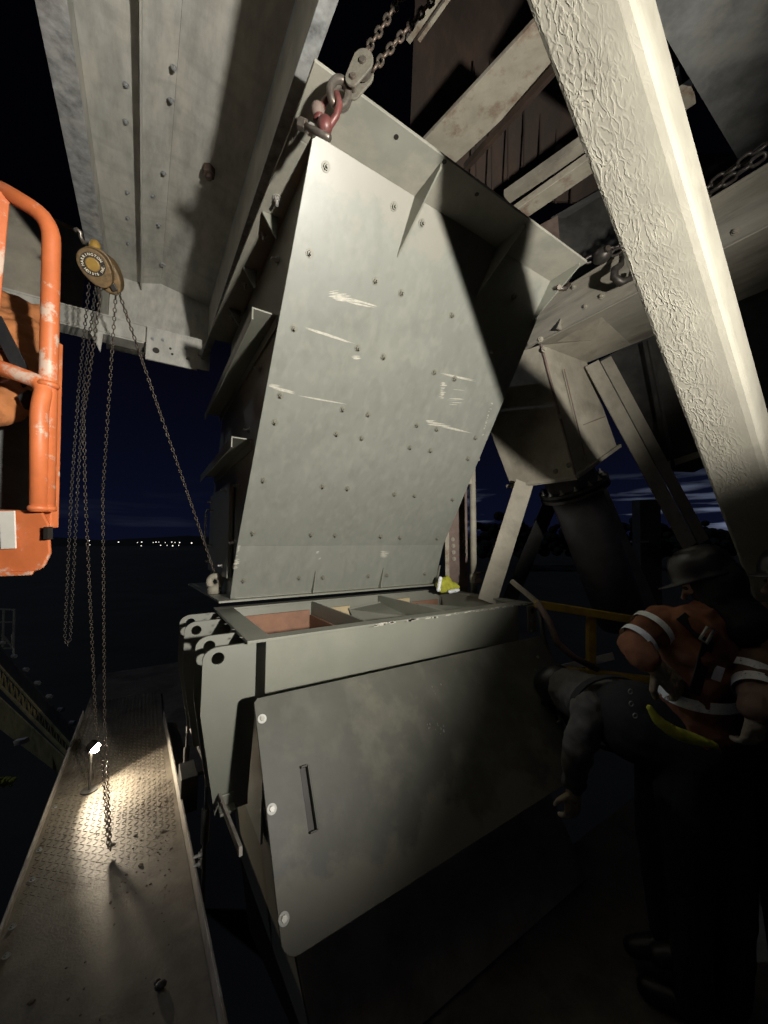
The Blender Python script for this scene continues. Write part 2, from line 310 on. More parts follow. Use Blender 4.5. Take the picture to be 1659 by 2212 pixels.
# dark tree belt behind the right-hand struts
tb = MB()
rnd = random.Random(3)
for k in range(46):
    p = atd(1040 + k * 13 + rnd.uniform(-6, 6), 1168, 150 + rnd.uniform(-20, 20)); hgt = rnd.uniform(6, 11) - k * .10
    for _ in range(9):
        q = p + V((rnd.uniform(-2.6, 2.6), rnd.uniform(-2, 2), rnd.uniform(-6, hgt))); s = rnd.uniform(1.2, 2.4)
        tb.ball(q, s, s, s * .8, 7, 5)
tbo = tb.build('tree_belt', hillm); tbo['kind'] = 'stuff'; tag(tbo, 'black far-off belt of trees along the horizon behind the struts', 'trees')
lm = MB().ball((0, 0, 0), .8, .8, .8, 8, 6).mesh('town_light', towng)
TOWN = [(193, 1168), (194, 1177), (256, 1171), (297, 1172), (306, 1171), (305, 1179), (331, 1172), (337, 1171), (343, 1171), (347, 1178), (357, 1172), (361, 1178), (371, 1171), (373, 1179), (378, 1172), (386, 1178), (388, 1172), (414, 1173), (348, 1188), (258, 1192), (1384, 1166), (1406, 1165)]
for i, (x, y) in enumerate(TOWN):
    o = bpy.data.objects.new('distant_light', lm); col.objects.link(o); o.location = atd(x, y, 560); s = random.uniform(.55, 1.1); o.scale = (s, s, s)
    tag(o, 'tiny white town light on the dark horizon', 'light', 'town lights along the horizon')

# ---------------------------------------------------------------- the walkway and decks
wk = structure(MB().plate([(-.47, -1.2, -.012), (.385, -1.2, -.012), (.199, 4.3, -.012), (.199, 5.2, -.012), (-.47, 5.2, -.012)], (0, 0, .012)).build('walkway', deckm))
tr = MB()
for j in range(150):
    for i in range(22):
        x = -.44 + i * .0325; y = .9 + j * .029; s = 1 if (i + j) % 2 else -1
        if x > .325 - (y + .1) * .034: continue
        sink = .0042 * max(0, min(1, (3.0 - y) / .7)) + (.0006 * noise.noise(V((x * 9, y * 9, 0))))
        if sink > .0036: continue
        tr.bar((x - .009, y - s * .009, .0012 - sink), (x + .009, y + s * .009, .0012 - sink), .0065, .0042)
tro = tr.build('raised_treads', deckm, wk); tro['kind'] = 'stuff'
MB().plate([(.386, -1.2, -.05), (.398, -1.2, -.05), (.212, 4.35, -.05), (.200, 4.35, -.05)], (0, 0, .135)).build('toe_plate', kerbm, wk, .003)
MB().box((-.482, -1.2, -.08), (-.47, 4.9, .05)).build('toe_plate', kerbm, wk, .003)
for y in (2.45, 2.95, 3.35): inst('bolt', RIVG, wk, (-.445, y, .001))
for y in (2.2, 2.62): inst('bolt', RIVG, wk, (-.43, y + .1, .001))
structure(MB().box((-.48, 5.2, -.06), (3.5, 6.4, -.03)).build('far_deck', deckm))
structure(MB().box((.44, -1.6, -.30), (5.2, 1.55, -.27)).build('right_deck', deckm))
structure(MB().box((.214, 3.3, -.05), (.95, 5.19, -.02)).build('side_deck', deckm))
# mud crumbs on the tread plate
pb = MB(); rnd = random.Random(5)
for k in range(230):
    x = rnd.uniform(-.4, .19); y = rnd.choice([rnd.gauss(2.8, .3), rnd.uniform(1.5, 4.8)]); s = rnd.uniform(.0015, .005) if k % 16 else rnd.uniform(.006, .011)
    if y > 2.2: x = .19 - abs(rnd.gauss(0, .16))
    if x < -.44 or x > .19: continue
    pb.ball((x, y, s * .3), s * rnd.uniform(.8, 1.7), s * rnd.uniform(.8, 1.7), s * .6, 6, 4)
po = pb.build('mud_crumbs', peb); po['kind'] = 'stuff'; tag(po, 'crumbs of dried mud scattered on the tread plate', 'mud')
tag(MB().ball(onz(347, 2128, .012), .022, .016, .012, 10, 7).ball(onz(340, 2122, .012), .013, .012, .009, 8, 6).build('mud_lump', black), 'single black lump lying on the bare walkway near the bottom', 'mud')

# ---------------------------------------------------------------- overhead conveyor trough on the left
C = thing('conveyor_trough', 'dusty galvanised overhead conveyor trough with a folded belly, upper left', 'conveyor', (0, 3.7, 3.4))
Y0, Y1, ZS = -.6, 3.72, 4.0
MB().box((-.375, Y0, 3.45), (-.29, 2.62, 3.462)).build('bottom_flange', galv, C, .002)
MB().box((-.375, Y0, 3.464), (-.363, Y1, ZS + .1)).build('side_web', galvp, C)
MB().plate([(.40, Y0, 3.45), (.452, Y0, 3.45), (.40, Y1, 3.45), (.345, Y1, 3.45)], (0, 0, .014)).build('bottom_flange', galv, C, .002)
MB().plate([(.446, Y0, 3.466), (.394, Y1, 3.466), (.394, Y1, ZS + .1), (.446, Y0, ZS + .1)], (.01, 0, 0)).build('side_web', galvp, C)
MB().plate([(-.362, Y0, ZS), (-.11, Y0, ZS), (-.15, Y1, ZS), (-.362, Y1, ZS)], (0, 0, .01)).build('belly_sheet', galvp, C)
MB().plate([(-.109, Y0, ZS), (.05, Y0, ZS + .055), (.0, Y1, ZS + .055), (-.149, Y1, ZS)], (0, 0, .01)).build('belly_sheet', galvp, C)
MB().plate([(.051, Y0, ZS + .055), (.438, Y0, ZS - .02), (.392, Y1, ZS - .02), (.001, Y1, ZS + .055)], (0, 0, .01)).build('belly_sheet', galvp, C)
MB().plate([(-.10, Y0, ZS - .002), (-.145, Y1 - .12, ZS - .002), (-.145, Y1 - .02, ZS - .07), (-.10, Y0, ZS - .09)], (.008, 0, 0)).build('rib', galvp, C)
MB().box((-.36, Y1, 3.35), (.42, Y1 + .012, ZS + .1)).build('end_plate', galvp, C)
for x, y in [(272, 182), (272, 262), (275, 415), (276, 470), (277, 525), (272, 612)]: inst('bolt', RIVG, C, onz(x, y, ZS) + V((-.0, 0, -.001)), align(V((0, 0, -1))))
for x, y in [(376, 144), (370, 214), (354, 372), (344, 485), (330, 420)]: inst('bolt', RIVG, C, onz(x, y, ZS + .03) + V((0, 0, -.006)), align(V((0, 0, -1))))
nutp = onz(452, 362, ZS + .02)
MB().cyl(nutp, nutp + V((0, 0, -.05)), .036, n=6).cyl(nutp + V((0, 0, -.05)), nutp + V((.0, 0, -.075)), .018, n=10).build('large_nut', rust, C, .003)
MB().cyl(onz(352, 571, ZS + .03), onz(352, 571, ZS + .03) + V((0, 0, -.01)), .02, n=10).build('drain_boss', galv, C)
# cross beam, gusset plate
CB = thing('cross_beam', 'galvanised channel beam crossing under the end of the trough', 'beam', (-1, 3.2, 3.2))
MB().box((-4, 3.2, 3.24), (.30, 3.212, 3.36)).build('web', galvp, CB)
MB().box((-4, 3.2, 3.362), (.30, 3.34, 3.374)).build('flange', galvp, CB)
MB().box((-4, 3.2, 3.226), (-.09, 3.34, 3.238)).build('flange', galvp, CB)
MB().plate([(-.41, 3.19, 3.22), (-.33, 3.19, 3.22), (-.34, 3.19, 3.08)], (0, -.01, 0)).build('hanger_lug', galvp, CB)
BP = thing('bracket_plate', 'square galvanised bracket plate with bolt holes under the cross beam', 'plate', (.1, 3.17, 3.13))
MB().box((-.075, 3.165, 3.10), (.27, 3.185, 3.35)).build('plate', galvp, BP, .003)
for x, y in [(330, 732), (352, 735), (402, 752), (408, 775)]: inst('bolt', RIVG, BP, ony(x, y, 3.165), align(V((0, -1, 0))))
h = ony(337, 757, 3.163); MB().cyl(h, h + V((0, -.002, 0)), .022, n=18).build('hole', black, BP)
for x, y in [(368, 753), (372, 765), (404, 775)]:
    h = ony(x, y, 3.163); MB().cyl(h, h + V((0, -.002, 0)), .009, n=10).build('hole', black, BP)
# lit wall sheet left of the beam
WS = thing('wall_sheet', 'flat dusty sheet panel behind the orange basket rail', 'panel', (-1.5, 3.5, 3.4))
MB().plate([(-4, 3.5, 3.375), (-.5, 3.5, 3.375), (-.5, 3.5, 4.1), (-4, 3.5, 4.55)], (0, .01, 0)).build('sheet', dusty, WS)
MB().bar((-4, 3.49, 4.56), (-.5, 3.49, 4.11), .02, .03).build('yellow_trim', yellowd, WS)
for k, x in enumerate([-.62, -.74, -.86, -1.08, -1.30]): MB().box((x, 3.46, 3.376), (x + .035, 3.498, 3.376 + .10 - .01 * (k % 3))).build('tooth', dusty, WS)

# ---------------------------------------------------------------- upper hopper chute hanging from chains
ZT = 3.35
U = thing('upper_chute', 'big grey-green steel chute with bolted front plate hung above the open box', 'chute', (1.2, 2.6, 1.36))
BL = V((.479, 2.661, 1.37)); FL = V((.479, 2.491, 1.721)); TL = V((.479, 1.2665, 3.3495))
xr = lambda z: 2.045 + (3.35 - z) / 2.0 * .205
BRr = V((xr(1.37), 2.661, 1.37)); FR = V((xr(1.72), 2.491, 1.721)); TR = V((2.045, 1.2665, 3.3495))
nF = (FR - FL).cross(TL - FL).normalized(); nF = nF if nF.y < 0 else -nF
nB = (BRr - BL).cross(FL - BL).normalized(); nB = nB if nB.y < 0 else -nB
th = .010
pb_ = MB(); i_ = -nF * th; j_ = -nB * th; kk = (i_ + j_) * .5
vs = [BL, BRr, FR, TR, TL, FL]; ex = [j_, j_, kk, i_, i_, kk]
pb_.add(vs + [v + e2 for v, e2 in zip(vs, ex)], [(0, 1, 2, 5), (5, 2, 3, 4), (6, 11, 8, 7), (11, 10, 9, 8), (0, 6, 7, 1), (1, 7, 8, 2), (2, 8, 9, 3), (3, 9, 10, 4), (4, 10, 11, 5), (5, 11, 6, 0)])
pb_.build('front_plate', greyp, U, .002)
side = [(.50, 2.68, 1.37), (.50, 2.512, 1.721), (.50, 1.295, 3.3485), (.50, 3.05, 3.3485), (.50, 3.75, 2.2), (.50, 3.75, 1.37)]
MB().plate(side, (.008, 0, 0)).build('side_plate', grey, U)
MB().plate([(xr(p[2]) - .03, p[1], p[2]) for p in side], (-.008, 0, 0)).build('side_plate', grey, U)
MB().plate([(.512, 3.05, 3.34), (2.0, 3.05, 3.34), (2.0, 3.75, 2.2), (.512, 3.75, 2.2)], (0, -.008, -.004)).build('back_plate', grey, U)
MB().plate([(.512, 3.742, 2.19), (2.0, 3.742, 2.19), (2.0, 3.742, 1.37), (.512, 3.742, 1.37)], (0, -.008, 0)).build('back_plate', grey, U)
# top flange ring
MB().plate([(.40, 1.06, ZT), (2.06, 1.06, ZT), (2.06, 1.32, ZT), (.40, 1.32, ZT)], (0, 0, .014)).build('top_flange', flange_m, U, .002)
MB().plate([(.40, 1.322, ZT), (.52, 1.322, ZT), (.52, 3.1, ZT), (.33, 3.1, ZT)], (0, 0, .014)).build('top_flange', flange_m, U, .002)
MB().plate([(2.03, 1.322, ZT), (2.16, 1.322, ZT), (2.16, 3.1, ZT), (2.03, 3.1, ZT)], (0, 0, .014)).build('top_flange', grey, U, .002)
def gus(x):
    MB().plate([(x, 1.268, ZT - .002), (x, 1.085, ZT - .002), (x, 1.085, ZT - .02), (x, 1.422 - .004, 3.15), ], (.009, 0, 0)).build('gusset', grey, U, .0015)
for x in (.975, 1.53, 2.02): gus(x)
for y in (1.72, 2.15, 2.6): MB().plate([(.476, y, ZT - .002), (.40, y, ZT - .002), (.40, y, ZT - .012), (.47, y, ZT - .12)], (0, .008, 0)).build('gusset', grey, U, .001)
for y in (1.62, 1.86, 2.3, 2.7): inst('nut', NUTZ, U, (.44, y, ZT - .001), align(V((0, 0, -1))))
for x, y in [(856, 296), (1030, 420), (960, 350)]:
    h = onz(x, y, ZT - .0015); MB().cyl(h, h + V((0, 0, .001)), .010, n=16).build('bolt_hole', black, U)
# bottom flange and gussets
MB().plate([(.40, 2.60, 1.355), (2.30, 2.60, 1.355), (2.30, 2.68, 1.355), (.40, 2.68, 1.355)], (0, 0, .014)).build('bottom_flange', grey, U, .002)
MB().plate([(.40, 2.682, 1.355), (.50, 2.682, 1.355), (.50, 3.85, 1.355), (.33, 3.85, 1.355)], (0, 0, .014)).build('bottom_flange', grey, U, .002)
for x, y in [(672, 1282), (817, 1274), (938, 1268)]:
    p = ony(x, y, 2.655); X = p.x
    MB().plate([(X, 2.665, 1.371), (X, 2.612, 1.371), (X, 2.612, 1.39), (X, 2.573, 1.535), (X, 2.585, 1.535)], (.009, 0, 0)).build('gusset', grey, U, .001)
# weld bead along the base
MB().tube([V((.49 + i * .03, 2.657 + random.uniform(-.002, .002), 1.373)) for i in range(58)], .005, 6).build('weld_bead', grey, U, smooth=True)
# bolts on the front plate, picked off row by row
PLB = [(704, 360), (851, 446), (911, 482), (669, 547), (811, 607), (867, 633), (976, 681), (635, 709), (773, 752), (828, 771), (938, 804), (981, 818), (606, 854), (740, 884), (795, 895), (594, 912), (727, 937), (781, 946), (900, 918), (943, 927), (1026, 945), (885, 966), (929, 973), (569, 1037), (697, 1050), (750, 1055), (852, 1067), (895, 1070), (977, 1078), (1010, 990), (546, 1151), (672, 1154), (724, 1155), (822, 1158), (864, 1160), (944, 1162), (1060, 760), (1110, 640)]
for x, y in PLB:
    p = onp(x, y, FL, nF)
    if p.z < 1.73: p = onp(x, y, BL, nB); inst('nut', NUT, U, p, align(nB) @ Quaternion((0, 0, 1), random.random()))
    else: inst('nut', NUT, U, p, align(nF) @ Quaternion((0, 0, 1), random.random()))
for x, y in [(526, 1254), (646, 1248), (697, 1247), (795, 1244), (835, 1242), (917, 1239)]: inst('nut', NUT, U, onp(x, y, BL, nB), align(nB))
# scrapes where the paint is rubbed to primer
def scrape(pts, p0, n, streaks, seed):
    r = random.Random(seed); b = MB(); c = [onp(x, y, p0, n) + n * .0012 for x, y in pts]
    for k in range(streaks):
        f = r.random(); a = c[0].lerp(c[1], f) if len(c) > 2 else c[0].lerp(c[1], r.random() * .5); e = c[3].lerp(c[2], f) if len(c) > 2 else c[1]
        s0 = r.uniform(0, .3); s1 = min(1, s0 + r.uniform(.35, .7)); p = a.lerp(e, s0); q = a.lerp(e, s1); d = (q - p)
        if d.length < 1e-4: continue
        s = n.cross(d).normalized() * r.uniform(.0008, .0034); m_ = 5
        top = []; bot = []
        for i in range(m_ + 1):
            u = i / m_; wd = (1 - abs(2 * u - 1) ** 2) * r.uniform(.5, 1.2) + .06; pp = p.lerp(q, u); top.append(pp + s * wd); bot.append(pp - s * wd)
        zz = n * (.0002 * k / max(1, streaks)); b.add([v + zz for v in top + bot], [(i, i + 1, m_ + 2 + i, m_ + 1 + i) for i in range(m_)])
    b.build('paint_scrape', chip, U)
SCR = [([(703, 632), (712, 648), (790, 655), (740, 625)], nF, FL, 26), ([(745, 640), (748, 652), (828, 670), (826, 664)], nF, FL, 10), ([(655, 705), (655, 709), (790, 752), (792, 748)], nF, FL, 12),
       ([(578, 824), (577, 836), (655, 856), (612, 832)], nF, FL, 16), ([(640, 852), (640, 856), (775, 880), (776, 877)], nF, FL, 8), ([(950, 826), (946, 860), (965, 860), (968, 826)], nF, FL, 22),
       ([(968, 824), (962, 880), (1008, 880), (1012, 830)], nF, FL, 7), ([(918, 908), (920, 917), (985, 923), (945, 908)], nF, FL, 18), ([(950, 918), (950, 922), (1026, 938), (1026, 935)], nF, FL, 12),
       ([(1060, 868), (1040, 940), (1046, 940), (1066, 872)], nF, FL, 30), ([(820, 1189), (818, 1204), (842, 1202), (846, 1189)], nB, BL, 20), ([(514, 1178), (508, 1200), (516, 1202), (522, 1178)], nB, BL, 16),
       ([(506, 1207), (500, 1230), (518, 1226), (522, 1208)], nB, BL, 24), ([(755, 766), (758, 775), (785, 775), (783, 768)], nF, FL, 7), ([(680, 1192), (680, 1195), (693, 1194), (693, 1190)], nB, BL, 5),
       ([(690, 1203), (686, 1208), (694, 1208), (697, 1204)], nB, BL, 5), ([(946, 804), (946, 808), (1060, 832), (1060, 828)], nF, FL, 9)]
for k, (pts, n_, p_, s_) in enumerate(SCR): scrape(pts, p_, n_, s_, k)
# channel stiffeners on the left side
def channel(name, p, q, wd, dp, out, m, parent):
    a = (q - p).normalized(); u = out.cross(a).normalized()
    b = MB(); t_ = .008
    def slab(c0, c1, c2, c3): pass
    o0 = p; L_ = q - p
    for lo, hi, d0, d1 in ((-wd / 2, -wd / 2 + t_, 0, dp), (wd / 2 - t_, wd / 2, 0, dp), (-wd / 2 + t_, wd / 2 - t_, dp - t_, dp - .001)):
        c = [o0 + u * lo + out * d0, o0 + u * hi + out * d0, o0 + u * hi + out * d1, o0 + u * lo + out * d1]
        b.plate(c, L_)
    return b.build(name, m, parent, .0015)
def stiff(y0, y1, z, wd, dp):
    MB().box((.497 - wd, y0, z), (.497, y1, z + .008)).box((.497 - wd, y0, z - dp), (.505 - wd, y1, z - .0005)).box((.489, y0, z - dp), (.497, y1, z - .0005)).build('stiffener_channel', grey, U, .0015)
stiff(1.76, 3.5, 2.865, .125, .055); stiff(2.22, 3.7, 2.345, .12, .055)
# inspection door
D = MB().box((.462, 2.72, 1.50), (.494, 3.66, 2.16)).build('inspection_door', grey, U, .006)
MB().tube([(.462, 3.45, 2.02), (.415, 3.45, 2.02), (.405, 3.45, 1.99), (.405, 3.45, 1.75), (.415, 3.45, 1.72), (.462, 3.45, 1.72)], .009, 8).build('handle', zinc, D, smooth=True)
for y, z in [(2.86, 2.12), (2.86, 1.58), (3.56, 2.1), (3.56, 1.58)]: inst('clamp_bolt', NUTZ, U, (.461, y, z), align(V((-1, 0, 0))))
for x, y in [(577, 723), (562, 797), (538, 930), (516, 1050), (507, 1172), (601, 563), (489, 1162)]: inst('nut', NUTZ, U, onx(x, y, .498), align(V((-1, 0, 0))))
# lifting eye on the base flange
le = V((.43, 3.0, 1.371)); lp = [le + RT * (.04 * math.cos(t)) + V((0, 0, .085 + .04 * math.sin(t))) for t in [i * math.pi / 9 for i in range(18)]]
MB().tube(lp, .024, 10, True).cyl(le, le + V((0, 0, .055)), .05, .045).build('lifting_eye', dusty, U, smooth=True)

# ---------------------------------------------------------------- lower open box with dividers
X0, X1, Ya, Yb, ZB = .40, 2.43, 1.78, 2.81, 1.30
B = thing('chute_box', 'open-topped grey-green chute box with dividers, lifting fins and sloping cover', 'chute', (1.4, 2.2, 0))
MB().box((X0, Ya, ZB - .014), (X1, Ya + .085, ZB)).build('top_flange', grey, B, .002)
MB().box((X0, Yb - .085, ZB - .014), (X1, Yb, ZB)).build('top_flange', grey, B, .002)
MB().box((X0, Ya + .0855, ZB - .0142), (X0 + .115, Yb - .0855, ZB - .0005)).build('top_flange', grey, B, .002)
MB().box((X1 - .085, Ya + .0855, ZB - .0142), (X1, Yb - .0855, ZB - .0005)).build('top_flange', grey, B, .002)
MB().box((.50, Ya + .06, .55), (X1 - .06, Ya + .07, ZB - .015)).build('front_wall', grey, B, .002)
MB().box((.50, Yb - .08, .35), (X1 - .06, Yb - .07, ZB - .015)).build('back_wall', grey, B)
MB().box((.50, Ya + .071, .35), (.51, Yb - .081, ZB - .015)).build('side_wall', grey, B)
MB().box((X1 - .07, Ya + .071, .35), (X1 - .061, Yb - .081, ZB - .015)).build('side_wall', grey, B)
for a, c in ((1.075, 1.075), (1.675, 1.675)):
    MB().plate([(a, Ya + .086, ZB - .006), (a + .014, Ya + .086, ZB - .006), (a + .014, Yb - .086, ZB - .006), (a, Yb - .086, ZB - .006)], (0, 0, -.42)).build('divider', grey, B, .002)
for (x0, x1, m_, z1) in ((.53, 1.06, rubber, 1.235), (1.095, 1.40, tan, 1.235), (1.70, 2.0, tan, 1.25), (2.02, 2.33, rubber, 1.21)):
    MB().box((x0, Yb - .10, .75), (x1, Yb - .083, z1)).build('liner_panel', m_, B, .002)
MB().box((1.056, 1.9, .8), (1.072, 2.7, 1.20)).build('liner_panel', rubber, B, .002)
for a in (1.70, 2.36):
    MB().plate([(a - .32 if a < 2 else a, Yb - .12, 1.22), (a, Yb - .12, 1.25), (a, 2.25, 1.2), ((a + a - .32) / 2, 2.42, .75)], (0, 0, -.01)).build('slope_plate', grey, B)
    MB().plate([(a - .30, Yb - .13, 1.20), (a - .02, 2.25, 1.20), (a - .16, 2.42, .75)], (0, -.01, 0)).build('slope_plate', grey, B)
MB().plate([(.52, 1.9, .95), (1.05, 1.9, .95), (1.05, 2.7, .80), (.52, 2.7, .80)], (0, 0, -.01)).build('slope_plate', rust, B)
MB().plate([(1.10, 1.9, .95), (2.35, 1.9, .95), (2.35, 2.7, .78), (1.10, 2.7, .78)], (0, 0, -.01)).build('slope_plate', dusty, B)
for x, y in [(488, 1348), (504, 1360), (471, 1334), (521, 1377), (462, 1325)]:
    p = onz(x, y, ZB); h = MB().cyl(p, p + V((0, 0, .001)), .009, n=12).build('bolt_hole', zinc, B)
# worn chips along the front lip
cb = MB(); rnd = random.Random(11)
for k in range(60):
    x = rnd.uniform(1.05, 2.4); wd = rnd.uniform(.008, .05); z = rnd.uniform(ZB - .013, ZB - .004)
    cb.add([(x, Ya - .001, z - .004), (x + wd, Ya - .001, z - .003), (x + wd * .9, Ya - .001, z + .003), (x + wd * .1, Ya - .001, z + .004)], [(0, 1, 2, 3)])
cb.build('paint_chips', chip, B)
MB().tube([V((.52 + i * .04, Ya + .058 + random.uniform(-.002, .002), ZB - .017)) for i in range(46)], .004, 6).build('weld_bead', grey, B, smooth=True)
# fins with eyes: outline with a round hole
def fin(y, zoff, hgt, small):
    hx, hz, hr = .285 - (y - 1.82) * .035, 1.232 + zoff, .0265
    outl = []; n = 24
    xl, xr2, zt = hx - .062, (.450 if not small else .40), hz + .05
    def outp(t):  # outline point in direction t from the hole centre
        c, s = math.cos(t), math.sin(t)
        if s >= 0 and c <= 0: return (hx + c * .062, hz + s * .05)
        cand = []
        if c > 1e-6: cand.append((xr2 - hx) / c)
        if c < -1e-6: cand.append((xl - hx) / c)
        if s > 1e-6: cand.append((zt - hz) / s)
        if s < -1e-6: cand.append((hz - (hz - hgt)) / -s)
        r_ = min(cand); return (hx + c * r_, hz + s * r_)
    ts = [2 * math.pi * i / n for i in range(n)]
    for cx, cz in ((xr2, zt), (xr2, hz - hgt), (xl, hz - hgt)): ts.append(math.atan2(cz - hz, cx - hx) % (2 * math.pi))
    ts.sort(); m_ = len(ts); vs = []; fs = []
    for yy in (y, y + .014):
        for t in ts: vs.append((hx + math.cos(t) * hr, yy, hz + math.sin(t) * hr))
        for t in ts:
            ox, oz = outp(t)
            if oz < hz - .3: ox += (.07 if ox < hx else -.02) if not small else 0
            vs.append((ox, yy, oz))
    for i in range(m_):
        j = (i + 1) % m_
        fs += [(i, j, m_ + j, m_ + i), (2 * m_ + i, 3 * m_ + i, 3 * m_ + j, 2 * m_ + j), (i, 2 * m_ + i, 2 * m_ + j, j), (m_ + i, m_ + j, 3 * m_ + j, 3 * m_ + i)]
    return MB().add(vs, fs).build('lifting_fin', fin_m, B, .0012)
fin(1.82, 0, .66, False); fin(2.035, .005, .66, False); fin(2.46, 0, .66, False); fin(2.71, .0, .66, False)
ft = ony(490, 1738, 1.81); MB().box((ft.x - .035, 1.76, ft.z - .012), (ft.x + .03, 1.819, ft.z)).box((ft.x - .03, 1.808, ft.z), (ft.x + .03, 1.819, ft.z + .045)).build('fin_foot', fin_m, B, .003)
# sloping front cover
PT, PBt = V((.40, 1.638, 1.097)), V((.40, 1.194, .475)); nP = V((0, -.813, .582)).normalized(); dn = (PBt - PT).normalized(); Lp = (PBt - PT).length
nP = V((1, 0, 0)).cross(dn).normalized(); nP = nP if nP.y < 0 else -nP
XRt, XRb = 2.33, 1.95
outl = [PT + V((.015, 0, 0)), V((XRt, PT.y, PT.z)), V((XRt, PT.y, PT.z)) + dn * .18]
outl += [V((XRb + .0, PBt.y, PBt.z)) - dn * .02]
for k in range(7):
    t = R(90) * k / 6; r_ = .05; c = V((.40 + r_, PBt.y, PBt.z)) - dn * r_; outl.append(c + dn * (r_ * math.cos(t)) - V((1, 0, 0)) * (r_ * math.sin(t)))
outl.append(PT + dn * .015)
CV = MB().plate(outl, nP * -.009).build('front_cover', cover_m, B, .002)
MB().plate([PT + V((.12, .03, -.05)), V((XRt, PT.y + .03, PT.z - .05)), V((XRt, Ya + .058, .93)), V((.52, Ya + .058, .93))], (0, .004, -.008)).build('cover_shelf', cover_m, CV)
WASH = MB().cyl((0, 0, 0), (0, 0, .003), .0175, n=24).mesh('washer', white_w); HEX = MB().cyl((0, 0, .003), (0, 0, .010), .0095, n=6).cyl((0, 0, .010), (0, 0, .011), .0055, n=12).mesh('bolt_head', zinc)
for x, y in [(566, 1553), (587, 1748), (613, 1985)]:
    p = onp(x, y, PT, nP); wo = inst('washer', WASH, B, p, align(nP)); inst('bolt_head', HEX, B, p, align(nP))
for x, y in [(1160, 1420), (1205, 1560)]: inst('bolt_head', HEX, B, onp(x, y, PT, nP), align(nP))
def slot_handle(x0, y0, x1, y1):
    a = onp(x0, y0, PT, nP); b_ = onp(x1, y1, PT, nP); m_ = MB(); s = V((1, 0, 0)) * .014
    m_.plate([a - s, a + s, b_ + s, b_ - s], nP * .002)
    o = m_.build('handle_recess', black, B)
    MB().bar(a + s * .9 + nP * .014, b_ + s * .9 + nP * .014, .007, .028, nP).build('grip', cover_m, o, .002)
    MB().bar(a - s + nP * .010, a + s + nP * .010, .006, .020, nP).bar(b_ - s + nP * .010, b_ + s + nP * .010, .006, .020, nP).build('end_cap', cover_m, o, .002)
slot_handle(655, 1657, 675, 1797); slot_handle(1188, 1500, 1205, 1560)
def smear(pts, seed, n):
    r = random.Random(seed); b = MB(); c = [onp(x, y, PT, nP) for x, y in pts]
    for k in range(n):
        u, v = r.random(), r.random(); p = c[0].lerp(c[1], u).lerp(c[3].lerp(c[2], u), v) + nP * (.001 + .0000 * k); s = r.uniform(.003, .011)
        b.add([p + V((1, 0, 0)) * s * math.cos(t + r.random() * .4) * r.uniform(.3, 1) * .6 + dn * s * math.sin(t) * r.uniform(.5, 1.2) for t in [i * math.pi / 4 for i in range(8)]], [tuple(range(8))])
    b.build('paint_smear', smearm, CV)
smearm = mat('pale_smear', (.24, .235, .205), .7, 0, .3, 90, (.10, .10, .078), .9, 70, ds=(.46, .56))
smear([(918, 1562), (918, 1580), (930, 1580), (930, 1562)], 1, 5); smear([(940, 1565), (936, 1605), (960, 1605), (962, 1565)], 2, 9); smear([(1145, 1440), (1150, 1470), (1180, 1466), (1176, 1440)], 3, 6); smear([(930, 1480), (935, 1500), (960, 1498), (950, 1470)], 4, 5)
# body under the cover and at the right end
MB().plate([(.52, 1.86, .54), (2.3, 1.86, .54), (2.3, 1.35, -.25), (.62, 1.35, -.25)], (0, .01, .004)).build('lower_hopper', dusty, B)
MB().plate([(.505, 1.86, .55), (.505, 2.72, .36), (.62, 2.5, -.6), (.62, 1.38, -.26)], (.008, 0, 0)).build('lower_hopper', cover_m, B)
MB().box((X1 - .058, 1.76, 1.08), (X1 + .04, 1.772, ZB - .02)).build('end_bracket', grey, B, .003)
e_ = V((X1 - .01, 1.758, 1.24)); MB().cyl(e_, e_ + V((0, -.002, 0)), .022, n=18).build('bolt_hole', black, B)
for z in (1.1, 1.17): inst('bolt_head', HEX, B, (X1 - .035, 1.758, z), align(V((0, -1, 0))))

# hi-vis bundle beside the back right corner of the box
hv = thing('hivis_cloth', 'bunched yellow hi-vis cloth with two white reflective bands at the box corner', 'cloth', onz(962, 1278, 1.31))
hp = hv.location.copy()
# ---------------------------------------------------------------- chain hoist and its chains (left)
HP = onz(205, 570, 3.28)
H = thing('chain_hoist', 'worn yellow-brown chain hoist with a round black badge, hung from the trough', 'hoist', HP)
ax = (CAM - HP).normalized(); ax = (ax + RT * -.2 + V((0, 0, -.06))).normalized()
hu = (V((0, 0, 1)) + RT * -.42); hu = (hu - ax * hu.dot(ax)).normalized(); hs = hu.cross(ax).normalized()
def egg(sc, n=28, low=1.35):
    o = []
    for i in range(n):
        t = 2 * math.pi * i / n; s = math.sin(t); o.append((math.cos(t) * .072 * sc, (s if s > 0 else s * low) * .076 * sc))
    return o
def disc(outline, d0, d1, nm, m_, parent=H, bev=.006):
    return MB().plate([HP + hs * a + hu * b + ax * d0 for a, b in outline], ax * (d1 - d0)).build(nm, m_, parent, bev)
disc(egg(1, low=1.5), -.02, .05, 'wheel_cover', hoistm); disc([(a + .012, b - .03) for a, b in egg(.98, low=1.75)], -.15, -.022, 'gear_case', hoistm, bev=.012)
disc([(a * 1.12, b * 1.05) for a, b in egg(1.0, low=1.2)], -.034, -.014, 'frame_plate', hoistm)
circ = lambda r, n=32: [(math.cos(2 * math.pi * i / n) * r * .86, math.sin(2 * math.pi * i / n) * r * .86) for i in range(n)]
disc(circ(.066), .0505, .053, 'badge', black, bev=0); disc(circ(.036), .0532, .060, 'badge_centre', hoisty, bev=.003); disc(circ(.040), .0531, .0545, 'badge_ring', hoistm, bev=0)
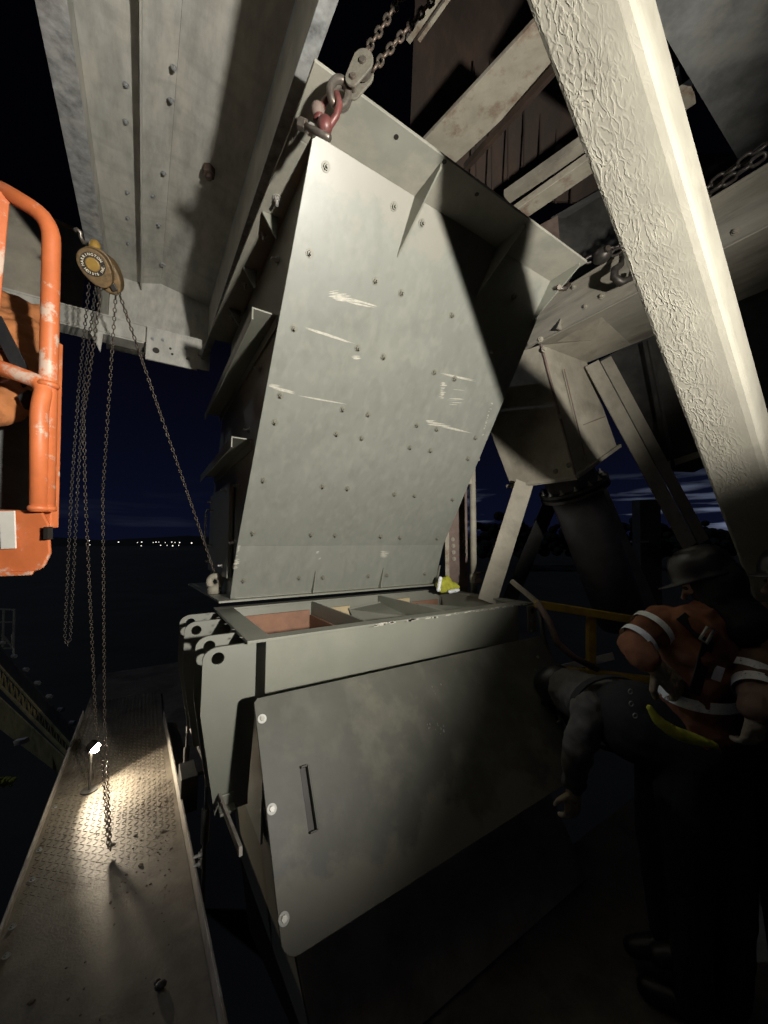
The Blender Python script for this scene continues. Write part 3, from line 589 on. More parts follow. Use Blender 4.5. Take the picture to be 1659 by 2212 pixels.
def letters(txt, a0, a1, r, flip):
    n = len(txt); bmall = MB()
    for i, ch in enumerate(txt):
        if ch == ' ': continue
        cu = bpy.data.curves.new('t', 'FONT'); cu.body = ch; cu.size = .0165; cu.align_x = 'CENTER'; cu.align_y = 'CENTER'; cu.extrude = .0008; cu.offset = .0004
        to = bpy.data.objects.new('t', cu); col.objects.link(to); bpy.context.view_layer.update()
        me = bpy.data.meshes.new_from_object(to.evaluated_get(bpy.context.evaluated_depsgraph_get()))
        t = R(a0 + (a1 - a0) * i / (n - 1)); er = hs * math.cos(t) + hu * math.sin(t); et = -hs * math.sin(t) + hu * math.cos(t)
        up, rg = (er, -et) if not flip else (-er, et)
        bmall.add([HP + er * r + rg * v.co.x + up * v.co.y + ax * (.0545 + v.co.z) for v in me.vertices], [tuple(p.vertices) for p in me.polygons])
        bpy.data.objects.remove(to); bpy.data.curves.remove(cu); bpy.data.meshes.remove(me)
    bmall.build('lettering', cream_t, H)
letters('HARRINGTON', 168, 8, .0456, False); letters('HOISTS INC.', 194, 340, .0456, True)
tp = HP + hu * .09 - ax * .03
MB().tube([tp, tp + hu * .03, tp + hu * .05 + hs * .012, tp + hu * .065 + hs * .004, tp + hu * .06 - hs * .01], .010, 10).build('top_hook', steelr, H, smooth=True)
MB().ball(HP + hu * .07 + hs * .035 - ax * .05, .028, .026, .04).build('chain_guide', hoisty, H, smooth=True)
bt = HP - hu * .12 + hs * .02 - ax * .03
MB().bar(bt + hu * .03, bt - hu * .02, .03, .05, ax).build('chain_outlet', black, H, .004)
CH = dict(L=.030, W=.021, r=.0031, m=chainm)
lug = V((.43, 3.0, 1.48))
chain('taut load chain running from the hoist down to the chute lifting eye', [bt + hs * .012 - hu * .02, lug + V((0, 0, .03))], .032, .022, .0036, chainm)
e1 = onz(237, 1842, .02)
def lerp_px(a, b, f): return a.lerp(b, f)
top_b = bt - hu * .02
chain('long slack chain from the hoist to the floor, right strand', [top_b, atd(222, 1065, 2.45), atd(226, 1560, 2.55), atd(231, 1650, 2.5), e1 + V((.004, 0, 0))], **CH)
chain('long slack chain from the hoist to the floor, left strand', [HP - hu * .10 - hs * .03, atd(181, 900, 2.35), atd(184, 1065, 2.4), atd(207, 1560, 2.5), atd(222, 1650, 2.48), e1 + V((-.006, 0, .01))], **CH)
hw = HP - hs * .06 - hu * .05
chain('dangling hand chain loop left of the long chains', [hw, atd(170, 840, 2.28), atd(154, 1065, 2.30), atd(140, 1380, 2.32), atd(146, 1394, 2.32), atd(152, 1380, 2.32), atd(167, 1065, 2.30), atd(182, 820, 2.28), hw + V((.03, 0, 0))], .026, .019, .0028, chaind)

# ---------------------------------------------------------------- rigging at the chute's top left corner
SP = V((.50, 1.10, 3.335))
def P(x, y, t): return atd(x, y, t)
tS = (SP - CAM).dot(FW)
Sk = thing('red_shackle', 'red anchor shackle and pin bolted through the chute corner', 'shackle', P(700, 270, tS - .03))
d_ = tS - .04
MB().tube([P(703, 292, d_), P(712, 270, d_ - .02), P(726, 250, d_ - .03), P(733, 225, d_ - .035), P(728, 205, d_ - .03), P(715, 205, d_ - .01), P(700, 222, d_ + .0), P(690, 245, d_), P(686, 262, d_)], [.016, .013, .012, .012, .012, .012, .012, .013, .016], 12).build('bow', redp, Sk, smooth=True)
MB().ball(P(702, 270, d_ - .02), .026, .026, .03).build('bow_ear', redp, Sk, smooth=True)
MB().ball(P(686, 238, d_), .024, .024, .024).build('bow_ear', rustc, Sk, smooth=True)
MB().cyl(P(650, 268, d_), P(712, 298, d_ - .03), .011, n=14).build('pin', steelr, Sk, smooth=True)
MB().cyl(P(646, 266, d_), P(662, 273, d_), .020, n=6).build('pin_head', steelr, Sk, .002)
MB().cyl(P(668, 278, d_), P(680, 284, d_), .019, n=12).build('pin_nut', zinc, Sk, .002)
Hk = thing('oval_ring', 'heavy polished steel ring linked to the red shackle', 'ring', P(733, 200, tS - .06))
cR = P(733, 200, tS - .065); ru = (UPV * .9 + RT * .45).normalized(); rs = (RT * .75 - UPV * .3 + FW * .55).normalized()
MB().tube([cR + ru * math.cos(t) * .040 + rs * math.sin(t) * .030 for t in [i * math.pi / 12 for i in range(24)]], .013, 12, True).build('ring_outer', steelr, Hk, smooth=True)
MB().tube([cR + FW * .02 + ru * (math.cos(t) * .036 + .006) + rs * math.sin(t) * .027 for t in [i * math.pi / 12 for i in range(24)]], .011, 12, True).build('ring_inner', steelr, Hk, smooth=True)
LB = thing('load_block', 'flat grey load block carrying two chain strands above the ring', 'pulley', P(780, 150, tS - .08))
c0, c1 = P(763, 180, tS - .07), P(784, 146, tS - .08)
def side_plate(off):
    pts = []; a = (c1 - c0).normalized(); s = a.cross(FW).normalized()
    for k in range(13): t = R(90 + 180 * k / 12); pts.append(c0 + a * (.026 * math.cos(t)) * 1 + s * (.026 * math.sin(t)))
    for k in range(13): t = R(-90 + 180 * k / 12); pts.append(c1 + a * (.036 * math.cos(t)) + s * (.036 * math.sin(t)))
    return MB().plate([p + FW * off for p in pts], FW * .008)
blockm = mat('block_grey', (.16, .15, .122), .55, .2, .25, 30, (.09, .07, .055), .6, 25)
for off in (-.02, .02): side_plate(off).build('cheek_plate', blockm, LB, .002)
for c, r_ in ((c0, .010), (c1, .012)): MB().cyl(c - FW * .026, c + FW * .03, r_, n=14).build('axle', steelr, LB, .002)
MB().cyl(c1 - FW * .008, c1 + FW * .016, .030, n=20).build('sheave', steelr, LB)
tb_ = tS - .08
chain('left strand of the big chain rising from the load block', [P(786, 118, tb_), P(806, 88, tb_ + .01), P(868, -8, tb_ + .04), P(910, -75, tb_ + .06)], .042, .030, .0052, chainm, name='hoist_chain')
chain('right strand of the big chain rising from the load block', [P(806, 152, tb_), P(830, 120, tb_ + .01), P(884, 58, tb_ + .03), P(980, -55, tb_ + .06)], .042, .030, .0052, chainm, name='hoist_chain')

# ---------------------------------------------------------------- leaning cream leg
A3, B3 = atd(1134, 0, .96), atd(1615, 1261, 1.88); la = (B3 - A3).normalized()
vd = ((A3 + B3) * .5 - CAM).normalized(); d0 = (vd - la * vd.dot(la)).normalized(); w0 = la.cross(d0).normalized()
if w0.dot(RT) < 0: w0 = -w0
ph = R(17); wv = w0 * math.cos(ph) - d0 * math.sin(ph); dv = d0 * math.cos(ph) + w0 * math.sin(ph)
LG = thing('support_column', 'leaning cream-painted steel column with wrinkled peeling paint', 'column', B3 + la * 1.4)
p0 = A3 - la * 1.5; L_ = (B3 - A3).length + 3.7
lb = MB(); Wd = .195; Dp = .19
prof = []
for k in range(5): t = R(90 * k / 4); prof.append((.012 - .012 * math.cos(t), .012 - .012 * math.sin(t)))
prof = [(0, Dp), (0, .012), (.0035, .0035), (.012, 0), (Wd - .03, 0), (Wd - .012, .004), (Wd - .003, .014), (Wd, .03), (Wd, Dp)]
seg = 60; vs = []
for i in range(seg + 1):
    for a, b in prof: vs.append((a, b, L_ * i / seg))
fs = []; m_ = len(prof)
for i in range(seg):
    for k in range(m_): j = (k + 1) % m_; fs.append((i * m_ + k, i * m_ + j, (i + 1) * m_ + j, (i + 1) * m_ + k))
lb.add(vs, fs); me = lb.mesh('leg_tube', pm); lo = bpy.data.objects.new('leg_tube', me); col.objects.link(lo); lo.parent = LG
M = Matrix((wv, dv, la)).transposed().to_4x4(); M.translation = p0 - LG.location; lo.matrix_local = M

# ---------------------------------------------------------------- right-hand girder, hood and structure behind
G = thing('box_girder', 'long dusty box girder running back above the workers on the right', 'girder', (2.7, 1, 3.3))
MB().box((2.60, -1.5, 3.36), (2.612, 2.3, 3.66)).build('side_web', dstreak, G)
MB().plate([(2.602, -1.5, 3.358), (3.25, -1.5, 3.358), (3.25, 1.9, 3.358), (2.602, 1.9, 3.358)], (0, 0, -.01)).build('bottom_plate', dstreak, G)
MB().box((2.585, -1.5, 3.344), (2.66, 2.0, 3.357)).build('bottom_flange', dstreak, G, .003)
MB().box((2.58, -1.5, 3.662), (2.95, 2.3, 3.676)).build('top_flange', dstreak, G, .003)
for x, y in [(1265, 662), (1300, 640), (1168, 733), (1525, 545), (1545, 520), (1590, 500), (1240, 620)]: inst('bolt', RIV, G, onx(x, y, 2.598), align(V((-1, 0, 0))))
for y in (.9, 1.55): MB().plate([(2.598, y, 3.36), (2.54, y, 3.36), (2.598, y, 3.46)], (0, .01, 0)).build('stiffener', dstreak, G)
chain('dark rusty chain stretched along the girder to the chute corner', [V((2.06, 1.20, 3.31)), onx(1240, 575, 2.35), onx(1345, 530, 2.5), onx(1500, 425, 2.53), onx(1670, 300, 2.53)], .075, .052, .0095, chaind, name='rigging_chain')
chain('second rusty chain strand under the girder chain', [onx(1300, 560, 2.45), onx(1380, 520, 2.5), onx(1500, 440, 2.51), onx(1680, 315, 2.5)], .075, .052, .0095, chaind, name='rigging_chain')
gh = onx(1300, 552, 2.42); RB = thing('rigging_block', 'rusty load block on the girder chain', 'pulley', gh)
MB().ball(gh, .05, .06, .05, 14, 9).build('block_body', chaind, RB, smooth=True)
MB().cyl(gh - FW * .07, gh + FW * .05, .018, n=10).build('axle', chainm, RB)
hk = onx(1345, 585, 2.50); HK = thing('spare_hook', 'dark steel hook hanging beside the cream column', 'hook', hk)
MB().tube([hk + V((0, 0, .09)), hk + UPV * .04 - RT * .01, hk - RT * .05 + UPV * .01, hk - RT * .055 - UPV * .04, hk - RT * .01 - UPV * .075, hk + RT * .05 - UPV * .05, hk + RT * .055 + UPV * .0], [.014, .02, .024, .026, .026, .02, .01], 12).build('hook_body', chaind, HK, smooth=True)
MB().bar(hk + V((0, 0, .08)), hk + V((0, 0, .2)), .03, .02).build('shank', chaind, HK, .004)
sk = V((2.05, 1.22, 3.30)); ES = thing('corner_shackle', 'rusty shackle joining the girder chain to the chute corner', 'shackle', sk)
MB().tube([sk + V((-.03, 0, -.03)), sk + V((.02, -.02, -.02)), sk + V((.06, -.02, .02)), sk + V((.03, .02, .04)), sk + V((-.02, .03, .0))], .013, 10).build('bow', chainm, ES, smooth=True)
MB().cyl(sk + V((-.045, -.02, -.035)), sk + V((.0, .05, .01)), .013, n=10).build('pin', chainm, ES)

def beam(name, label, a, b, w_, h_, m_, up=V((0, 0, 1)), cat='beam'):
    t = thing(name, label, cat, b); MB().bar(a, b, w_, h_, up).build('web', m_, t, .004); return t
b1 = beam('roof_beam', 'wide dusty roof beam with rusty lower edge behind the chute', atd(925, 350, 2.7), atd(1215, 60, 2.0), .30, .03, rustbeam, UPV)
MB().bar(atd(1005, 362, 2.72), atd(1252, 90, 1.98), .03, .05, UPV).build('flange', rust, b1)
b2 = beam('roof_beam', 'narrow dusty roof beam running behind the cream column', atd(1105, 470, 2.8), atd(1500, 195, 2.05), .13, .05, rustbeam, UPV)
MB().bar(atd(1095, 425, 2.82), atd(1470, 165, 2.07), .09, .05, UPV).build('flange', dusty, b2)
RP = thing('rusty_hood', 'dark rust-brown sheet hood above and behind the chute', 'panel', atd(1150, 400, 3.4))
MB().plate([atd(880, 420, 3.6), atd(1330, 440, 3.4), atd(1500, 150, 3.0), atd(1420, -120, 2.6), atd(900, -80, 2.9)], FW * .02).build('sheet', rust, RP)
for k in range(7):
    x = 1030 + k * 34; MB().bar(atd(x, 440, 3.36 + .006 * k), atd(x - 6 + k * 2, 130, 3.05), .014, .01, FW).build('rib', rust, RP)
bq = atd(1208, 322, 3.1); MB().cyl(bq + FW * .3, bq, .02, n=8).ball(bq, .035, .035, .035, 10, 7).build('bolt', rustc, RP)
DP = thing('skirt_sheet', 'dark grey streaked skirt sheet beyond the narrow roof beam', 'panel', atd(1250, 500, 3.3))
MB().plate([atd(1190, 470, 3.3), atd(1330, 390, 3.1), atd(1520, 330, 2.9), atd(1640, 330, 2.85), atd(1500, 480, 3.0), atd(1240, 600, 3.2)], FW * .02).build('sheet', darkst, DP)
MB().plate([atd(1158, 490, 3.28), atd(1205, 465, 3.26), atd(1212, 560, 3.26), atd(1180, 560, 3.28)], FW * .01).build('post', rustc, DP)
TP = thing('overhead_plate', 'scuffed dark galvanised plate overhead in the top right corner', 'panel', (2.6, .3, 4.2))
MB().plate([(1.62, .62, 4.2), (3.1, .62, 4.2), (3.1, -1.2, 4.2), (1.62, -1.2, 4.2)], (0, 0, .012)).build('plate', mat('scuffed_galvanised', (.20, .205, .20), .55, .15, .65, 3, (.34, .33, .28), .7, 3.5, .2, 30), TP)
r2 = atd(905, 85, 2.1); r3 = atd(972, -10, 1.9)
tag(MB().bar(r2, r3, .02, .02).bar(r2 + RT * -.06, r3 + RT * -.06, .03, .03).build('guide_rail', rustbeam), 'pair of thin lit rails at the top above the chute', 'rail')

# second chute behind, inclined, with its pipe and struts
Q = thing('rear_chute', 'dusty inclined square chute with bottom flange behind the main chute', 'chute', atd(1240, 1035, 2.8))
c0b, c1b, c2b = atd(1243, 1030, 2.80), atd(1104, 1050, 3.25), atd(1333, 966, 3.15)
c0t, c1t, c2t = atd(1168, 745, 2.85), atd(1010, 800, 3.35), atd(1268, 783, 3.18)
MB().plate([c0b, c1b, c1t, c0t], FW * .01).build('side_plate', dusty, Q)
MB().plate([c0b + RT * .002, c2b, c2t, c0t + RT * .002], FW * .01).build('side_plate', dusty, Q)
ax_q = (c0t - c0b).normalized()
MB().plate([c0b - (c1b - c0b).normalized() * .02 - (c2b - c0b).normalized() * .02, c1b + (c1b - c0b) * .06, c1b + c2b - c0b, c2b + (c2b - c0b) * .04], ax_q * -.02).build('bottom_flange', dusty, Q, .003)
MB().bar(c1b + (c1b - c0b) * .08 - FW * .01, c0b - FW * .012, .03, .028).bar(c0b - FW * .013 + RT * .001, c2b + (c2b - c0b) * .05 - FW * .01, .03, .027).build('flange_lip', dusty, Q, .003)
MB().bar(c0b - FW * .004, c0t - FW * .004, .014, .014).build('corner_weld', rustc, Q)
MB().plate([c2t, c0t, onx(1160, 740, 2.6), onx(1300, 672, 2.6), atd(1420, 720, 2.9)], FW * .008).build('transition_plate', dusty, Q)
for x, y, t in [(1228, 1005, 2.78), (1200, 1018, 2.85), (1168, 733, 2.8), (1175, 755, 2.82), (1260, 1012, 2.85), (1210, 900, 2.8)]: inst('bolt', RIV, Q, atd(x, y, t), align(-FW))
MB().bar(atd(1215, 800, 2.94) - FW * .03, atd(1262, 1000, 2.9) - FW * .03, .006, .006).bar(atd(1255, 920, 3.0) - FW * .03, atd(1302, 902, 3.08) - FW * .03, .006, .006).build('seam', rustc, Q)
PP = thing('down_pipe', 'fat dark pipe with a bolted collar below the rear chute', 'pipe', atd(1335, 1330, 3.5))
pa, pbm = atd(1222, 1010, 3.22), atd(1345, 1340, 3.45)
MB().cyl(pa, pbm, .21, n=28).build('pipe', mat('pipe_grey', (.22, .21, .22), .6, .1, .3, 5), PP, smooth=True)
pd = (pbm - pa).normalized(); pc = pa + pd * .16
MB().cyl(pc, pc + pd * .025, .285, n=28).build('collar', darkst, PP, .003); MB().cyl(pc + pd * .05, pc + pd * .075, .285, n=28).build('collar', darkst, PP, .003)
_, ps, pu = frame(pd)
for k in range(14): t = 2 * math.pi * k / 14; inst('collar_bolt', NUTZ, PP, pc - pd * .003 + ps * .25 * math.cos(t) + pu * .25 * math.sin(t), align(-pd))
def strut(name, label, a, b, w_, m_, dp=.05):
    t = thing(name, label, 'strut', b); d = (b - a); u = frame(d, FW)
    MB().bar(a, b, w_, .012, FW).build('face', m_, t, .002)
    MB().bar(a + u[1] * (w_ / 2 - .004) + FW * (dp / 2 + .006), b + u[1] * (w_ / 2 - .004) + FW * (dp / 2 + .006), .010, dp, FW).build('leg', m_, t, .002)
    return t
strut('leaning_strut', 'pale dusty steel strut leaning under the rear chute flange', atd(1133, 1042, 3.12), atd(1052, 1300, 2.95), .155, dusty)
strut('leaning_strut', 'dim strut crossing behind the pale strut', atd(1200, 1060, 3.9), atd(1095, 1310, 3.8), .15, darkst)
strut('leaning_strut', 'dim strut leaning right of the down pipe', atd(1290, 1040, 3.7), atd(1410, 1320, 3.6), .12, dusty)
s4 = strut('long_brace', 'long double-angle brace running down from the girder to the workers', atd(1278, 785, 3.1), atd(1490, 1180, 3.1), .125, dusty)
MB().bar(atd(1308, 775, 3.16), atd(1520, 1170, 3.16), .10, .012, FW).build('angle', dusty, s4, .002)
tag(MB().bar(atd(1105, 1255, 2.95), atd(1165, 1305, 2.75), .03, .03).build('tie_bar', dusty), 'thin tie bar from the pale strut foot to the yellow rail', 'bar')
cR_ = thing('rusty_column', 'rusty riveted steel column right of the chute base', 'column', atd(985, 1310, 3.6))
MB().bar(atd(984, 960, 3.6), atd(988, 1330, 3.6), .21, .02, FW).build('web', rustc, cR_, .003)
MB().bar(atd(963, 960, 3.55), atd(967, 1330, 3.55), .04, .03, FW).build('flange', rustbeam, cR_, .003)
for j in range(4):
    for x in (978, 1002): inst('rivet', RIV, cR_, atd(x + j, 1165 + j * 14 - (x > 990) * 10, 3.58), align(-FW))
VP_ = thing('stand_pipe', 'thin vertical stand pipe with a small gate valve', 'pipe', atd(1024, 1300, 3.3))
MB().cyl(atd(1020, 985, 3.3), atd(1024, 1300, 3.3), .028, n=14).build('pipe', dusty, VP_, smooth=True)
MB().cyl(atd(1019, 985, 3.3), atd(1019, 993, 3.3), .036, n=12).build('coupling', dusty, VP_); MB().bar(atd(1013, 992, 3.28), atd(1036, 993, 3.28), .015, .02).build('arm', dusty, VP_)
MB().cyl(atd(1023, 1240, 3.3), atd(1023, 1258, 3.3), .034, n=12).build('coupling', dusty, VP_)
MB().bar(atd(998, 1038, 3.3), atd(1020, 1040, 3.3), .05, .06).build('clamp', dusty, VP_, .004)
va = atd(1034, 1255, 3.28); MB().cyl(va - RT * .04, va + RT * .02, .026, n=10).cyl(va, va + V((0, 0, .07)), .012, n=8).cyl(va + V((0, 0, .07)), va + V((0, 0, .082)), .045, n=14).build('gate_valve', rustc, VP_)
ec = thing('dark_column', 'dark square column between the braces at right', 'column', atd(1395, 1320, 4.4))
MB().bar(atd(1395, 1080, 4.4), atd(1400, 1400, 4.4), .22, .2).build('shaft', darkst, ec, .004); MB().bar(atd(1363, 1170, 4.3), atd(1400, 1170, 4.3), .03, .02).build('bracket', zinc, ec)
hd = thing('conveyor_hood', 'large dim conveyor hood below the girder at far right', 'panel', (3.4, .8, 2.6))
MB().plate([atd(1290, 780, 3.4), atd(1440, 705, 2.9), atd(1760, 560, 2.4), atd(1800, 880, 2.6), atd(1500, 1020, 3.3), atd(1395, 1015, 3.5)], FW * .02).build('sheet', darkst, hd)
for k in range(4): MB().bar(atd(1400 + k * 62, 735 - k * 30, 2.95 - k * .11), atd(1455 + k * 60, 1010 - k * 30, 3.2 - k * .12), .02, .02, FW).build('rib', darkst, hd)
MB().bar(atd(1390, 1022, 3.5), atd(1830, 870, 2.6), .05, .05, FW).build('edge_bar', dusty, hd)

# yellow railing
YR = thing('yellow_railing', 'yellow guard rail running behind the workers', 'railing', atd(1275, 1500, 2.7))
a, b = atd(1155, 1304, 2.72), atd(1480, 1357, 2.62)
MB().bar(a, b, .055, .055).build('top_rail', yellow, YR, .006)
MB().bar(atd(1277, 1326, 2.70), atd(1275, 1520, 2.72), .055, .055).build('post', yellow, YR, .006)
MB().bar(atd(1165, 1440, 2.74), atd(1420, 1470, 2.66), .045, .045).build('mid_rail', yellow, YR, .006)
TBd = tag(MB().bar(atd(1190, 1449, 3.2), atd(1325, 1417, 3.2), .012, .06).build('toe_board', slatew), 'pale white toe board behind the yellow railing', 'board')
hs_ = thing('rubber_hose', 'dusty hose sagging down at the box end', 'hose', atd(1215, 1470, 2.6))
MB().tube([atd(1160, 1300, 2.6), atd(1185, 1340, 2.55), atd(1205, 1390, 2.5), atd(1240, 1420, 2.5), atd(1290, 1445, 2.55)], .022, 10).build('hose', rustc, hs_, smooth=True)
MB().tube([atd(1165, 1320, 2.62), atd(1175, 1380, 2.6), atd(1195, 1440, 2.6), atd(1260, 1460, 2.6)], .016, 10).build('hose', darkst, hs_, smooth=True)

# ---------------------------------------------------------------- rods and flat bar in the gap beside the walkway
for k, (x, y, lab) in enumerate([(405, 1575, 'black hanging turnbuckle rod at the far end of the gap'), (447, 1690, 'black hanging turnbuckle rod nearest the fin foot')]):
    t = thing('hanging_rod', lab, 'rod', onx(x, y, .30)); p = t.location.copy()
    MB().tube([p + V((0, .02 * math.cos(a_), .02 * math.sin(a_))) for a_ in [i * math.pi / 7 for i in range(14)]], .008, 8, True).build('eye', darkst, t, smooth=True)
    MB().cyl(p + V((0, 0, -.02)), p + V((0, 0, -.55)), .009, n=10).build('rod', darkst, t, smooth=True)
    MB().cyl(p + V((0, 0, -.12)), p + V((0, 0, -.28)), .02, n=8).build('turnbuckle', darkst, t, .003)
    for dz in (-.33, -.37): inst('nut', NUTZ, t, p + V((-.011, 0, dz)), align(V((-1, 0, 0))))
fb = thing('flat_bar', 'pale flat bar sloping along the bottom of the fins', 'bar', onx(470, 1700, .32))
MB().bar(onx(411, 1570, .31), onx(462, 1690, .31), .012, .03).bar(onx(463, 1692, .31), onx(520, 1840, .31), .012, .03).build('bar', kerbm, fb, .002)
bx = onx(395, 1700, .27); tag(MB().box(bx + V((-.02, -.1, -.12)), bx + V((.08, .12, .10))).build('motor_box', darkst, None, .006), 'small black box tucked beside the toe plate', 'box')

# ---------------------------------------------------------------- far conveyor truss on the left
T = thing('yard_conveyor', 'dim yellow lattice conveyor sloping down in the yard below', 'conveyor', atd(60, 1600, 9))
def tl(f, y0, y1): return atd(-60 + 225 * f, y0 + (y1 - y0) * f, 11 - 3.5 * f)
def chord(y0, y1, w_, m_, nm): MB().bar(tl(0, y0, y1), tl(1, y0, y1), w_, w_).build(nm, m_, T)
chord(1370, 1622, .05, yellowd, 'top_chord'); chord(1420, 1650, .05, yellowd, 'bottom_chord')
for k in range(18):
    f0, f1 = k / 18, (k + 1) / 18; MB().bar(tl(f0, 1420, 1650), tl((f0 + f1) / 2, 1370, 1622), .03, .03).build('lattice_bar', yellowd, T); MB().bar(tl((f0 + f1) / 2, 1370, 1622), tl(f1, 1420, 1650), .03, .03).build('lattice_bar', yellowd, T)
MB().plate([tl(0, 1452, 1662), tl(1, 1452, 1662), tl(1, 1500, 1700), tl(0, 1530, 1700)], FW * .03).build('side_panel', yellowd, T)
for k in range(7): MB().bar(tl(k / 7, 1452, 1662) - FW * .02, tl(k / 7, 1525, 1700) - FW * .02, .04, .04).build('panel_rib', yellowd, T)
MB().plate([tl(0, 1330, 1590), tl(1, 1330, 1590), tl(1, 1368, 1620), tl(0, 1368, 1620)], FW * .05).build('belt', darkst, T)
for k in range(9): p = tl(k / 9 + .05, 1318, 1578); MB().cyl(p, p + RT * .1, .05, n=8).build('roller', galv, T)
sc = thing('cage_frame', 'faint pale cage frame standing at the left edge above the conveyor', 'frame', atd(10, 1400, 11))
for a, b in [((-20, 1315), (31, 1317)), ((31, 1317), (29, 1400)), ((-20, 1345), (30, 1343)), ((8, 1316), (6, 1400)), ((-20, 1400), (29, 1400)), ((29, 1400), (5, 1372)), ((26, 1370), (30, 1415))]: MB().bar(atd(*a, 11), atd(*b, 11), .045, .045).build('bar', galv, sc)
tag(MB().plate([atd(28, 1602, 8), atd(53, 1597, 8), atd(55, 1606, 8), atd(30, 1612, 8)], FW * .1).build('yard_sign', slatew), 'small pale plate standing in the dark yard below the conveyor', 'sign')
yl = MB(); rnd = random.Random(9)
for k in range(26): q = atd(rnd.uniform(-10, 28), 1690 + rnd.uniform(-8, 8), 7.5); yl.ball(q, rnd.uniform(.03, .09), rnd.uniform(.03, .09), rnd.uniform(.02, .05), 6, 4)
tag(yl.build('yellow_tarp', hivis), 'crumpled bright yellow cloth at the far left edge of the yard', 'cloth')

# ---------------------------------------------------------------- small work lamp on the walkway
lp_ = onz(205, 1615, .30); aim = onz(330, 1700, 0)
WL = thing('work_lamp', 'small glaring work lamp above the left edge of the walkway', 'lamp', lp_)
ad = (aim - lp_).normalized()
MB().cyl(lp_ - ad * .05, lp_ - ad * .004, .028, .045, n=20).build('housing', black, WL, .003)
_, ls_, lu_ = frame(ad)
MB().ball(lp_, .034, .034, .034, 16, 10).build('bulb', lampg, WL, smooth=True)
MB().cyl(lp_ - ad * .03, V((lp_.x - .02, lp_.y + .03, .012)), .008, n=8).cyl(V((lp_.x - .02, lp_.y + .03, .001)), V((lp_.x - .02, lp_.y + .03, .012)), .05, n=16).build('stand', darkst, WL)
sl = bpy.data.lights.new('work_lamp_light', 'SPOT'); sl.energy = 38; sl.spot_size = R(126); sl.spot_blend = .22; sl.shadow_soft_size = .02; sl.color = (1, .86, .66)
slo = bpy.data.objects.new('work_lamp_light', sl); col.objects.link(slo); slo.parent = WL; slo.location = ad * .037; slo.rotation_euler = ad.to_track_quat('-Z', 'Y').to_euler()
# flood lamp on its stand behind the photographer, the source of the main light
FLm = thing('flood_lamp', 'tripod flood lamp standing behind the photographer', 'lamp', (LAMP.x, LAMP.y, 0))
fd = LAIM.normalized(); fc = LAMP - fd * .06
MB().bar(fc - fd * .06, fc + fd * .02, .26, .18).build('housing', darkst, FLm, .01)
MB().bar(fc + fd * .021, fc + fd * .025, .22, .14).build('lens', lampf, FLm)
MB().cyl((LAMP.x, LAMP.y - .12, .3), fc - fd * .04, .016, n=10).build('pole', darkst, FLm)
for k in range(3): t = k * 2.094; MB().cyl((LAMP.x, LAMP.y - .12, .45), (LAMP.x + .4 * math.cos(t), LAMP.y - .12 + .4 * math.sin(t), -.26), .011, n=8).build('leg', darkst, FLm)
def bdir(az, el): return V((math.sin(R(az)) * math.cos(R(el)), math.cos(R(az)) * math.cos(R(el)), math.sin(R(el))))
bn = bdir(28, -28)
def bpt(az, el): d = bdir(az, el); return LAMP + d * (.52 / d.dot(bn))
MB().plate([bpt(56, 17), bpt(36, -.5), bpt(20, -14), bpt(3, -30), bpt(-12, -46), bpt(0, -68), bpt(70, -55)], bn * .004).build('added_beam_flag', darkst, FLm)  # added unseen flap and arm, shaped to keep lamp light off the lower right
MB().cyl(fc, bpt(45, -40), .008, n=8).build('added_flag_arm', darkst, FLm)
fl = bpy.data.lights.new('flood_lamp_light', 'SPOT'); fl.energy = 650; fl.spot_size = R(110); fl.spot_blend = .78; fl.shadow_soft_size = .05; fl.color = (1, .955, .865)
flo = bpy.data.objects.new('flood_lamp_light', fl); col.objects.link(flo); flo.parent = FLm; flo.location = LAMP - FLm.location; flo.rotation_euler = fd.to_track_quat('-Z', 'Y').to_euler()

# ---------------------------------------------------------------- lift basket (left)
tB = 1.3
K = thing('lift_basket', 'orange work-platform basket with bent tube rails at the left edge', 'basket', atd(60, 1235, tB))
def bent(pts, n=6):   # round the corners
    pts = [V(p) for p in pts]; o = [pts[0]]
    for i in range(1, len(pts) - 1):
        a, b, c = pts[i - 1], pts[i], pts[i + 1]; r_ = min(.16, (a - b).length * .45, (c - b).length * .45); s = b + (a - b).normalized() * r_; e2 = b + (c - b).normalized() * r_
        for k in range(n + 1): t = k / n; o.append(s * (1 - t) ** 2 + b * 2 * t * (1 - t) + e2 * t ** 2)
    return o + [pts[-1]]
def sqtube(pts, w_, nm): return MB().tube(pts, w_ * .72, 4).build(nm, orange, K, .004)
MB().tube(bent([atd(-90, 375, 1.5), atd(10, 412, tB), atd(112, 475, tB + .02), atd(110, 590, tB + .03), atd(98, 1105, tB)]), .027, 14).build('top_rail', orange, K, smooth=True)
MB().tube(bent([atd(-90, 770, 1.38), atd(10, 797, tB - .02), atd(98, 830, tB), atd(85, 880, tB - .02), atd(84, 1105, tB - .02)]), .026, 14).build('mid_rail', orange, K, smooth=True)
MB().bar(atd(4, 420, tB), atd(-30, 800, tB), .04, .04).build('upright', orange, K, .004)
MB().bar(atd(118, 740, tB + .10), atd(108, 1140, tB + .08), .036, .036).build('rear_post', orange, K, .004)
MB().bar(atd(72, 980, tB + .35), atd(68, 1105, tB + .35), .03, .03).build('rear_post', orange, K, .004)
for (x, y, tt, d_) in [(98, 1098, tB, V((0, 0, 1))), (84, 1098, tB - .02, V((0, 0, 1))), (104, 832, tB, V((0, 0, 1)))]:
    p = atd(x, y, tt); MB().tube([p + d_ * k * .008 for k in (-1, 0, 1)], [.029, .032, .029], 14).build('weld_collar', orange, K, smooth=True)
